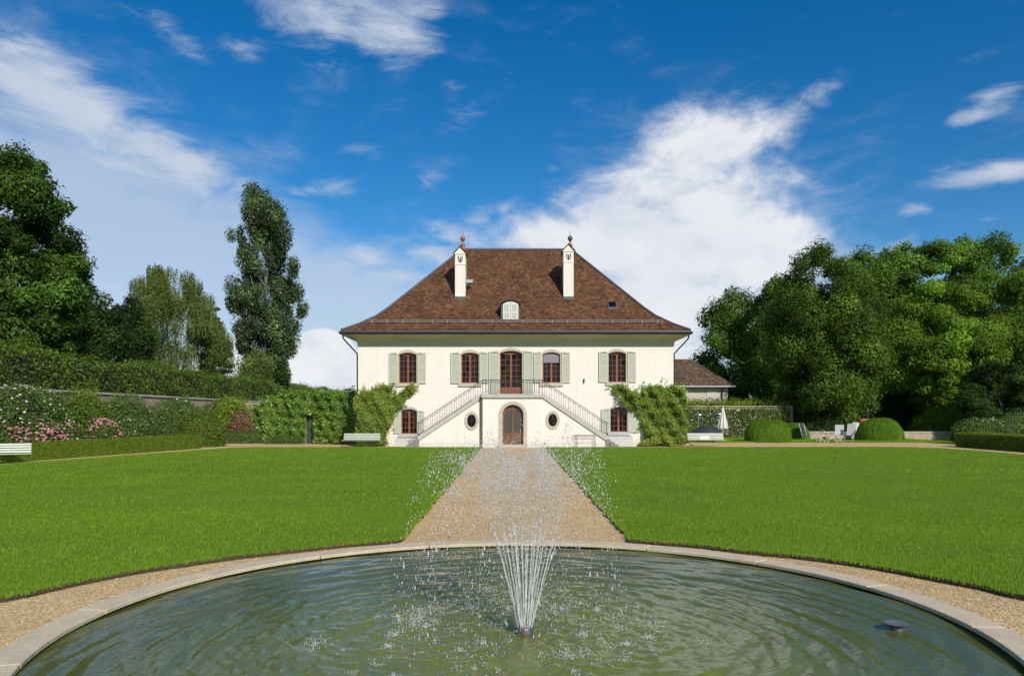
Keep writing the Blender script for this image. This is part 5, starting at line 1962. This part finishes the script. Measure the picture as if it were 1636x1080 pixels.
n = 6
sl_me = MB().box(-0.05, 0.05, -0.018, 0.018, 0, 2.1).mesh('slat'); sl_me.materials.append(M['gate_paint'])
for i in range(n):
    put('slat', sl_me, gt, (gx0 + (gx1 - gx0) * (i + .5) / n, GY - .27, 0.03))
mb = MB().box(gx0, gx1, GY - .4, GY - .18, 2.14, 2.24); mb.build('lintel', M['gate_paint'], gt)
# low planting at the foot of the shrub
shrub('low_plants', 'low leafy plants at the foot of the wall left of the house', 'plant', at(395, 0, 55).x, 55.0, 2.3, 0.6, 0.85, 5000, 0.10, M['leaf_rose'], 74, out=0.08, lumps=0.1)
shrub('low_plants', 'low reddish-green plants before the glossy shrub left of the gate', 'plant', at(455, 0, 54).x, 53.9, 1.5, 0.45, 0.6, 3000, 0.09, M['leaf_rose'], 75, out=0.08, lumps=0.1)

# roses on the right garden wall
rng = np.random.default_rng(80)
def wall_roses(label, px0, px1, seed, n, nf):
    x0, x1 = fx(px0, 65.7), fx(px1, 65.7)
    th = thing('climbing_rose', label, 'climbing rose', ((x0 + x1) / 2, 65.7, 0), 0, 'climbing roses on the garden wall')
    rng = np.random.default_rng(seed)
    V, T = grid_box(x0, x1, 65.45, 65.9, 0, 2.55, 0.5)
    leafy('foliage', th, M['leaf_rose'], rng, V, T, n, 0.12, 0.12, 0.15, 2.0, seed=seed, rnd=.8)
    MB().tube([((x0 + x1) / 2, 65.8, 0), ((x0 + x1) / 2 + .2, 65.8, 1.2), ((x0 + x1) / 2 - .3, 65.8, 2.3)], [.05, .04, .02], 6).build('stem', M['bark'], th)
    Vf, Tf = grid_box(x0, x1, 65.40, 65.9, 0.1, 2.45, 0.5)
    blossoms(th, M['petal_white'], rng, Vf, Tf, nf, 0.058, 0.05, seed)
wall_roses('climbing rose full of white blooms on the wall behind the patio heaters', 1082, 1150, 81, 8000, 420)
wall_roses('climbing rose with dense white blooms right of the white parasol', 1150, 1205, 82, 7000, 420)
wall_roses('climbing rose with sparser blooms at the right end of the wall', 1205, 1262, 83, 7000, 170)
hedge_between('wall_top_planting', 'fresh green planting along the top of the rose wall', 'plant', (fx(1080, 67), 67.2), (fx(1262, 67), 67.2), 0.9, 2.2, 3.25, 7000, 0.16, M['leaf_box'], 84, out=0.16, lumps=0.15)

# clipped domes
b1 = shrub('clipped_bush', 'large clipped green dome bush left of the folding table', 'bush', fx(1230, 56.8), 57.2, 1.72, 1.5, 1.62, 26000, 0.075, M['leaf_bush'], 91, out=0.035, lumps=0.085, lscale=1.5, group='clipped dome bushes', rnd=.5, pw=.55)
shrub('clipped_bush', 'smaller clipped dome bush half hidden behind the large one', 'bush', fx(1264, 63), 62.6, 1.35, 1.3, 1.36, 14000, 0.08, M['leaf_bush'], 92, out=0.035, lumps=0.085, lscale=1.5, group='clipped dome bushes', rnd=.5, pw=.55)
shrub('clipped_bush', 'clipped green dome bush right of the white garden chairs', 'bush', fx(1410, 58.5), 59.0, 1.72, 1.5, 1.70, 26000, 0.075, M['leaf_bush'], 93, out=0.035, lumps=0.085, lscale=1.5, group='clipped dome bushes', rnd=.5, pw=.55)
# planting on the right
shrub('garden_shrub', 'broad bright leafy shrub above the low wall on the right', 'shrub', fx(1500, 65), 65, 2.4, 1.6, 2.3, 11000, 0.15, M['leaf_bright'], 94, out=0.16, lumps=0.2)
shrub('rose_bush', 'white rose bush behind the dark low hedge on the right', 'rose bush', fx(1572, 57), 57, 2.3, 1.4, 1.75, 9000, 0.12, M['leaf_rose'], 95, out=0.12, lumps=0.15, flowers='petal_white', nf=32, fsize=0.07)
shrub('garden_shrub', 'leafy shrub beside the grey stakes at the right edge', 'shrub', fx(1640, 56), 57, 1.6, 1.4, 2.0, 6000, 0.14, M['leaf_hedge'], 96, out=0.14, lumps=0.2)
for i, px in enumerate((1614, 1618, 1622, 1626.5, 1630)):
    t_ = thing('garden_stake', ['short grey stake at the left of the five stakes', 'second grey stake from the left among the five', 'middle grey stake of the five by the right edge', 'fourth grey stake from the left among the five', 'grey stake furthest right of the five'][i], 'stake', (fx(px, 55), 55.0, 0), 0, 'grey stakes in the bed')
    MB().tube([(fx(px, 55), 55, 0), (fx(px + (i - 2) * .4, 55), 55, fz(659 + (i % 2) * 1.5, 55))], [0.020, 0.016], 6).build('pole', M['lead'], t_)
    MB().lathe([(0.024, 0), (0.03, 0.02), (0.004, 0.05)], (fx(px + (i - 2) * .4, 55), 55, fz(659 + (i % 2) * 1.5, 55)), 6).build('cap', M['zinc'], t_)

# ------------------------------------------------------------------ trees
# left, behind the tall hedge
tree('chestnut_tree', 'huge dark horse chestnut at the left edge of the picture', -5, 48, 238, 590, [(0, 105), (0.25, 122), (0.4, 130), (0.62, 145), (0.82, 124), (0.95, 84), (1, 50)], 44000, 0.30, 'leaf_chestnut', 101, ncl=150, cr=1.15, trunk_r=0.5, flat=0.75, aspect=.5)
tree('broadleaf_tree', 'dark green tree between the chestnut and the weeping birch', 140, 62, 455, 605, [(0, 60), (0.4, 62), (0.75, 48), (1, 18)], 15000, 0.27, 'leaf_dark', 102, ncl=60, cr=1.0, trunk_r=0.25)
tree('broadleaf_tree', 'low dark tree squeezed between chestnut and birch foliage', 205, 70, 475, 600, [(0, 35), (0.5, 40), (1, 14)], 7000, 0.27, 'leaf_dark', 103, ncl=35, cr=1.0, trunk_r=0.2)


def weeping(label, px, Y, top, base_py, prof_px, ns, seed):
    rng = np.random.default_rng(seed)
    p = at(px, 660, Y)
    z1, z0 = at(px, top, Y).z, at(px, base_py, Y).z
    th = thing('birch_tree', label, 'tree', (p.x, Y, 0))
    prof = [(t, r * Y / F) for t, r in prof_px]
    cl = clumps_from_profile(rng, p.x, Y, z0, z1, prof, 64, 1.05)
    trunk_object(th, M['bark_birch'], rng, p.x, Y, z1 * 0.93, 0.26, cl, 22, 0.3)
    P = []; 
    w = cl[:, 3] ** 2
    idx = rng.choice(len(cl), ns, p=w / w.sum())
    for i in idx:
        c = cl[i]
        d = rng.normal(size=3); d /= np.linalg.norm(d)
        s = c[:3] + d * c[3] * rng.uniform(.5, 1.0) * np.array([1, 1, .7])
        ln = rng.uniform(0.8, 3.6)
        dr = rng.normal(0, 0.08, 2)
        k = int(ln / 0.16)
        for j in range(k):
            P.append((s[0] + dr[0] * j * .16 + rng.normal(0, .05), s[1] + dr[1] * j * .16 + rng.normal(0, .05), s[2] - j * 0.16))
    P = np.array(P)
    P = P[P[:, 2] > 1.0]
    N = unit(rng, len(P)) + np.array([0, -0.3, 0.1])
    V, Fc, T = leaf_arrays(rng, P, N, 0.215, 0.42, var=0.3, mult=np.exp(.15 * lump(P, .7, seed)), down=1.2)
    link('crown', np_mesh('crown', V - np.array(ORG[th.name]), Fc, T), th, M['leaf_birch'])


weeping('weeping birch with pale olive hanging foliage left of the poplar', 268, 80, 420, 600, [(0, 88), (0.3, 97), (0.6, 86), (0.85, 58), (1, 18)], 9800, 104)
tree('conifer_tree', 'thin dark conifer behind the right side of the weeping birch', 346, 92, 490, 600, [(0, 28), (0.3, 24), (0.7, 13), (1, 2)], 6000, 0.26, 'leaf_conifer', 105, ncl=46, cr=0.8, trunk_r=0.18, flat=0.45)
# poplar: several steep stems with open gaps
Yp = 95
ex = []
rngp = np.random.default_rng(7)
for (px, py, r) in ((408, 318, 18), (432, 318, 17), (400, 345, 20), (440, 350, 22), (418, 335, 14), (385, 378, 17), (420, 372, 22), (455, 385, 20), (395, 400, 15), (440, 410, 24), (400, 430, 18), (462, 430, 16), (425, 440, 18), (448, 465, 24), (395, 470, 22), (378, 490, 22), (410, 500, 18), (468, 470, 20), (482, 492, 15), (440, 505, 24), (385, 520, 20), (375, 470, 14), (465, 515, 20), (420, 535, 24), (445, 545, 24), (395, 550, 20), (410, 575, 22), (440, 580, 22), (455, 560, 14)):
    c = at(px, py, Yp + rngp.uniform(-2.5, 2.5))
    for j in range(4):
        ex.append((c.x + rngp.normal(0, .5), c.y + rngp.normal(0, .5), c.z + rngp.normal(0, .6), r * Yp / F * rngp.uniform(.38, .76)))
tree('poplar_tree', 'tall slender poplar with pale stems left of the house', 424, Yp, 316, 600, [(0, 40), (0.25, 50), (0.45, 42), (0.7, 34), (0.9, 24), (1, 10)], 42000, 0.27, 'leaf_poplar', 106, ncl=60, cr=0.95, trunk_r=0.30, barkm='bark_pale', flat=1.35, extra=np.array(ex), nl=44, shell=(.35, 1.12), rl=.24)
tree('round_tree', 'rounded olive green small tree at the foot of the poplar', 408, 88, 560, 612, [(0, 30), (0.5, 30), (1, 10)], 6000, 0.22, 'leaf_birch', 107, ncl=30, cr=1.0, trunk_r=0.15)
tree('round_tree', 'small leafy tree right at the poplar base beside open sky', 450, 90, 575, 612, [(0, 14), (0.6, 12), (1, 5)], 2500, 0.22, 'leaf_dark', 108, ncl=14, cr=0.8, trunk_r=0.12)

# right, beyond the garden
tree('broadleaf_tree', 'wide dark green tree directly behind the annex roof', 1190, 92, 462, 660, [(0, 72), (0.3, 95), (0.6, 88), (0.82, 66), (1, 26)], 28000, 0.34, 'leaf_layer', 111, ncl=120, cr=1.35, trunk_r=0.4)
tree('hornbeam_tree', 'tall dense hornbeam with rounded clumps in the middle of the right trees', 1318, 66, 398, 680, [(0, 58), (0.2, 80), (0.45, 98), (0.7, 88), (0.88, 64), (1, 30)], 46000, 0.24, 'leaf_hornbeam', 112, ncl=170, cr=1.15, trunk_r=0.5)
tree('layered_tree', 'big tree with flat layered sprays behind the bright tree', 1466, 84, 384, 640, [(0, 90), (0.4, 118), (0.7, 116), (0.88, 92), (1, 50)], 44000, 0.30, 'leaf_layer', 113, ncl=210, cr=1.3, trunk_r=0.45, flat=0.55, up=.7)
tree('bright_tree', 'bright green broadleaf tree hanging low over the low wall', 1500, 68, 455, 655, [(0, 40), (0.2, 82), (0.5, 100), (0.8, 78), (1, 36)], 36000, 0.26, 'leaf_bright', 114, ncl=140, cr=1.0, trunk_r=0.4, flat=.7)
tree('broadleaf_tree', 'tall loose tree against the sky at the right edge', 1575, 90, 378, 640, [(0, 60), (0.5, 80), (0.8, 74), (1, 36)], 22000, 0.32, 'leaf_layer', 115, ncl=90, cr=1.25, trunk_r=0.4)
tree('broadleaf_tree', 'dark tree cut by the right edge below the loose tall one', 1650, 74, 430, 650, [(0, 60), (0.5, 85), (0.85, 60), (1, 25)], 26000, 0.28, 'leaf_layer', 116, ncl=110, cr=1.15, trunk_r=0.4)
tree('yew_tree', 'low spreading dark yew at the right edge above the stakes', 1600, 60, 575, 682, [(0, 50), (0.4, 72), (0.75, 55), (1, 20)], 20000, 0.17, 'leaf_dark', 117, ncl=80, cr=0.75, trunk_r=0.25, flat=.5)
tree('broadleaf_tree', 'shaded dark tree filling the gap behind the garden chairs', 1400, 92, 470, 690, [(0, 70), (0.4, 95), (0.8, 60), (1, 20)], 20000, 0.38, 'leaf_dark', 118, ncl=90, cr=1.6, trunk_r=0.4)
tree('broadleaf_tree', 'mid green tree showing between the hornbeam and the layered tree', 1395, 80, 396, 660, [(0, 50), (0.4, 66), (0.8, 58), (1, 34)], 20000, 0.30, 'leaf_layer', 120, ncl=80, cr=1.2, trunk_r=0.3)
tree('broadleaf_tree', 'green tree filling the slope between annex tree and hornbeam', 1248, 84, 440, 660, [(0, 50), (0.4, 60), (0.8, 46), (1, 20)], 16000, 0.30, 'leaf_layer', 121, ncl=70, cr=1.2, trunk_r=0.3)
shrub('garden_shrub', 'shaded dark shrub under the hornbeam behind the dark chair', 'shrub', fx(1318, 65), 65.2, 2.6, 1.3, 2.6, 10000, 0.16, M['leaf_dark'], 122, out=0.18, lumps=0.25)
hedge_between('evergreen_hedge', 'deep shaded evergreen hedge behind the right lawn furniture', 'hedge', (fx(1262, 72), 72), (fx(1700, 72), 72), 2.5, 0, 4.2, 34000, 0.22, M['leaf_dark'], 119, out=0.25, lumps=0.4, lscale=.9, coarse=1.0, rnd=.8)

# ------------------------------------------------------------------ furniture
def make_bench(label, loc, rz, L=2.45):
    t = thing('garden_bench', label, 'bench', loc, rz, 'pale slatted garden benches')
    slat = MB().box(-L / 2, L / 2, -0.04, 0.04, -0.014, 0.014).mesh('seat_slat', bevel=.005); slat.materials.append(M['bench'])
    for k in range(5):
        o = link('seat_slat', slat, t); o.location = (0, -0.23 + 0.095 * k, 0.43 + 0.012 * math.cos(k * 1.2)); 
    for k in range(4):
        o = link('back_slat', slat, t); z = 0.52 + 0.105 * k
        o.location = (0, 0.235 + 0.09 * (k / 3) + .02, z); o.rotation_euler = (math.radians(75), 0, 0)
        o.scale = (0.97, 0.92, 1)
    for x in (-L * 0.36, L * 0.36):
        mb = MB()
        mb.tube([(x, -0.28, 0.0), (x, -0.22, 0.2), (x, -0.24, 0.40)], 0.027, 6)
        mb.build('leg', M['white_metal'], t, smooth=True)
        mb = MB()
        mb.tube([(x, 0.34, 0.0), (x, 0.25, 0.2), (x, 0.22, 0.40), (x, 0.29, 0.62), (x, 0.36, 0.86)], 0.027, 6)
        mb.build('leg', M['white_metal'], t, smooth=True)
        MB().tube([(x, -0.24, 0.40), (x, 0.22, 0.40)], 0.018, 6).build('seat_bearer', M['white_metal'], t)
    return t


bench = make_bench('pale slatted bench under the wisteria left of the stairs', (at(577, 0, 48.75).x, 48.75, 0), 0)
b2 = copy_thing(bench, (at(1129, 0, 49.2).x, 49.3, 0), 0, 'pale slatted bench before the dark domed cover right of the house')
b3 = copy_thing(bench, (-22.1, 32.3, 0), math.radians(28), 'pale green bench beside the box hedge at the left edge')
# book-like white cushion on the right bench
p = at(1126, 0, 49.0)
tag(MB().box(p.x - 0.33, p.x + 0.33, 49.15, 49.24, 0.47, 0.70).build('seat_cushion', M['canvas'], bevel=.02), 'flat white cushion lying on the right bench', 'cushion')

# white folding table frame on the right of the staircase
fr = thing('plant_stand', 'thin white metal stand against the stair wall right of the door', 'stand', (fx(935, 47.9), 47.95, 0))
ysd = 47.95
x0, x1 = fx(917, ysd), fx(953, ysd)
mb = MB().tube([(x0, ysd, fz(694.5, ysd)), (x1, ysd, fz(694.5, ysd))], 0.018, 6).tube([(x0, ysd + .22, fz(694.5, ysd)), (x1, ysd + .22, fz(694.5, ysd))], 0.018, 6)
for x in np.linspace(x0, x1, 9):
    mb.tube([(x, ysd, fz(694.5, ysd)), (x, ysd + .22, fz(694.5, ysd))], 0.008, 4)
mb.build('top_grid', M['zinc'], fr)
mb = MB().tube([(x0 + .18, ysd, fz(701, ysd)), (x1 - .08, ysd, fz(701, ysd))], 0.012, 6).tube([((x0 + x1) / 2, ysd, fz(701, ysd)), ((x0 + x1) / 2, ysd, fz(695, ysd))], 0.01, 5)
mb.build('stretcher', M['zinc'], fr)
for x, dy in ((x0 + .18, 0), (x1 - .08, 0), (x0 + .18, .22), (x1 - .08, .22)):
    MB().tube([(x, ysd + dy, fz(694.5, ysd)), (x, ysd + dy, 0)], 0.016, 6).build('leg', M['zinc'], fr)


def parasol(label, px, Y, ztop, zcloth, r, m, cat='parasol', tilt=0):
    x = fx(px, Y)
    t = thing('closed_parasol', label, cat, (x, Y, 0))
    MB().lathe([(0.26, 0), (0.26, 0.06), (0.08, 0.09), (0.04, 0.3)], (x, Y, 0), 16).build('base', M['zinc'], t, smooth=True)
    MB().tube([(x, Y, 0.1), (x, Y, ztop - 0.05)], 0.022, 8).build('pole', M['white_metal'], t)
    prof = [(0.03, ztop), (0.08, ztop - 0.12), (r * 0.45, ztop - (ztop - zcloth) * 0.35), (r * 0.85, ztop - (ztop - zcloth) * 0.75), (r, zcloth + 0.08), (r * 0.92, zcloth)]
    MB().lathe(prof, (x, Y, 0), 32, wob=lambda k, i: 1.0 if i < 1 else (1.18 if k % 4 < 2 else 0.62)).build('canopy', m, t)
    MB().lathe([(0.02, 0), (0.035, 0.04), (0.02, 0.09), (0.004, 0.11)], (x, Y, ztop), 8).build('finial', M['white_metal'], t)


parasol('closed white parasol in front of the climbing roses', 1155, 60, 2.68, 0.95, 0.36, M['canvas'])
parasol('closed dark green parasol behind the right clipped bush', 1386, 62.9, 2.40, 0.95, 0.17, M['dark_green_canvas'])


def heater(label, px, Y, ztop):
    x = fx(px, Y)
    t = thing('patio_heater', label, 'patio heater', (x, Y, 0), 0, 'steel patio heaters')
    MB().lathe([(0.24, 0), (0.25, 0.05), (0.21, 0.08), (0.21, 0.75), (0.12, 0.80)], (x, Y, 0), 16).build('base', M['steel'], t, smooth=True)
    MB().tube([(x, Y, 0.78), (x, Y, ztop - 0.35)], 0.035, 10).build('pole', M['steel'], t)
    MB().lathe([(0.06, -0.40), (0.13, -0.35), (0.13, -0.10), (0.05, -0.06)], (x, Y, ztop), 14).build('burner', M['zinc'], t)
    MB().lathe([(0.42, -0.09), (0.41, -0.06), (0.24, 0.0), (0.05, 0.04)], (x, Y, ztop), 24).build('hood', M['steel'], t, smooth=True)
    return t


heater('steel patio heater left of the white parasol', 1116, 62, 2.15)
heater('steel patio heater half hidden by the white parasol', 1148, 62, 2.22)

# dark dome: a covered round table
x = fx(1129, 56.5)
ct = thing('covered_table', 'garden table under a dark domed cover behind the right bench', 'table', (x, 56.5, 0))
MB().lathe([(1.15, 0.62), (1.14, 0.70), (1.08, 0.78), (0.85, 0.98), (0.55, 1.20), (0.48, 1.24), (0.1, 1.25)], (x, 56.5, 0), 22, wob=lambda k, i: 1 + 0.015 * math.sin(k * 3)).build('cover', M['dark_cover'], ct, smooth=True)
for a in range(4):
    MB().tube([(x + .75 * math.cos(a * PI / 2 + .6), 56.5 + .75 * math.sin(a * PI / 2 + .6), 0), (x + .7 * math.cos(a * PI / 2 + .6), 56.5 + .7 * math.sin(a * PI / 2 + .6), 0.7)], 0.035, 6).build('leg', M['iron'], ct)


def pot(label, x, y, z, r, h, group=None):
    t = thing('terracotta_pot', label, 'flower pot', (x, y, z), 0, group)
    MB().lathe([(r * .62, 0), (r * .68, 0.03), (r * .92, h * .72), (r * .90, h * .78), (r, h * .82), (r, h * .97), (r * .93, h), (r * .85, h * .97), (r * .80, h * .8)], (x, y, z), 20).build('body', M['terracotta'], t, smooth=True)
    MB().lathe([(0.001, h * .81), (r * .82, h * .82)], (x, y, z), 16).build('soil', M['soil'], t)


pot('large terracotta urn standing on the low wall behind the chairs', fx(1378, 62.2), 62.18, 0.69, 0.40, 1.05)
pot('terracotta pot on the gravel beside the right wisteria', fx(1090, 54), 54.2, 0, 0.34, 0.9)


def sling_chair(label, px, Y, rz, zback=1.18, fabric='mesh_fabric', frame='white_metal'):
    t = thing('garden_chair', label, 'chair', (fx(px, Y), Y, 0.05), rz, 'reclining garden chairs')
    w = 0.29
    MB().prismx([(-0.28, 0.40), (0.22, 0.36), (0.22, 0.378), (-0.28, 0.418)][::-1], -w, w).build('seat', M[fabric], t)
    MB().prismx([(0.22, 0.37), (0.50, zback), (0.522, zback - .005), (0.245, 0.365)], -w, w).build('backrest', M[fabric], t)
    for s in (-1, 1):
        xx = s * (w + 0.02)
        MB().tube([(xx, -0.30, 0.41), (xx, 0.23, 0.365), (xx, 0.515, zback + 0.02)], 0.016, 6).build('frame', M[frame], t)
        MB().tube([(xx, -0.28, 0), (xx, -0.20, 0.40), (xx, -0.18, 0.62)], 0.014, 6).build('leg', M[frame], t)
        MB().tube([(xx, 0.38, 0), (xx, 0.12, 0.37)], 0.014, 6).build('leg', M[frame], t)
        MB().box(xx - .028, xx + .028, -0.26, 0.30, 0.615, 0.64).build('armrest', M[frame], t, bevel=.006)
    MB().tube([(-w, 0.515, zback + .02), (w, 0.515, zback + .02)], 0.016, 6).build('top_rail', M[frame], t)
    return t


sling_chair('pale reclining chair nearest the folding table, facing left', 1341, 60.2, math.radians(-25))
sling_chair('pale reclining chair in the middle of the three', 1358, 59.3, math.radians(-40), 1.28)
sling_chair('pale reclining chair touching the right clipped bush', 1374, 60.8, math.radians(15), 1.36)
sling_chair('dark blue-grey reclining chair behind the small clipped bush', 1289, 60.5, math.radians(35), 1.3, 'dark_cover', 'zinc')

# folding table, bistro chair and stool with crossed legs
def cross(t, w, y, z, m):
    MB().tube([(-w, y, 0), (w, y, z)], 0.013, 6).build('leg', m, t)
    MB().tube([(w, y + .02, 0), (-w, y + .02, z)], 0.013, 6).build('leg', m, t)


Yf = 56.1
t = thing('folding_table', 'white folding garden table with crossed legs by the gravel', 'table', (fx(1330, Yf), Yf + .35, 0.03))
ORG[t.name] = Vector((0, 0, 0))
MB().box(-0.62, 0.62, -0.38, 0.38, 0.735, 0.765).build('table_top', M['white_metal'], t, bevel=.008)
for y in (-0.3, 0.3):
    cross(t, 0.40, y, 0.735, M['white_metal'])
MB().tube([(-.4, -.3, .02), (-.4, .32, .02)], .012, 6).tube([(.4, -.3, .02), (.4, .32, .02)], .012, 6).build('stretcher', M['white_metal'], t)
t = thing('folding_stool', 'small white folding stool right of the folding table', 'stool', (fx(1342, Yf), Yf + .1, 0.03))
ORG[t.name] = Vector((0, 0, 0))
MB().box(-0.26, 0.26, -0.2, 0.2, 0.43, 0.45).build('seat', M['white_metal'], t, bevel=.006)
for y in (-0.17, 0.17):
    cross(t, 0.24, y, 0.43, M['white_metal'])
t = thing('bistro_chair', 'white folding bistro chair with rounded back left of the table', 'chair', (fx(1311, Yf), Yf + .1, 0.03), math.radians(-70))
MB().box(-0.20, 0.20, -0.2, 0.2, 0.44, 0.46).build('seat', M['white_metal'], t, bevel=.006)
for x in (-.2, .2):
    MB().tube([(x, -.22, 0), (x, .16, .5), (x, .22, .78)], .012, 6).build('leg', M['white_metal'], t)
    MB().tube([(x, .26, 0), (x, -.18, .45)], .012, 6).build('leg', M['white_metal'], t)
MB().tube([(-.2 * math.cos(a), .22, .78 + .14 * math.sin(a)) for a in np.linspace(0, PI, 9)], .012, 6).build('back_rail', M['white_metal'], t)
MB().tube([(-.2, .2, .70), (.2, .2, .70)], .010, 6).build('back_bar', M['white_metal'], t)
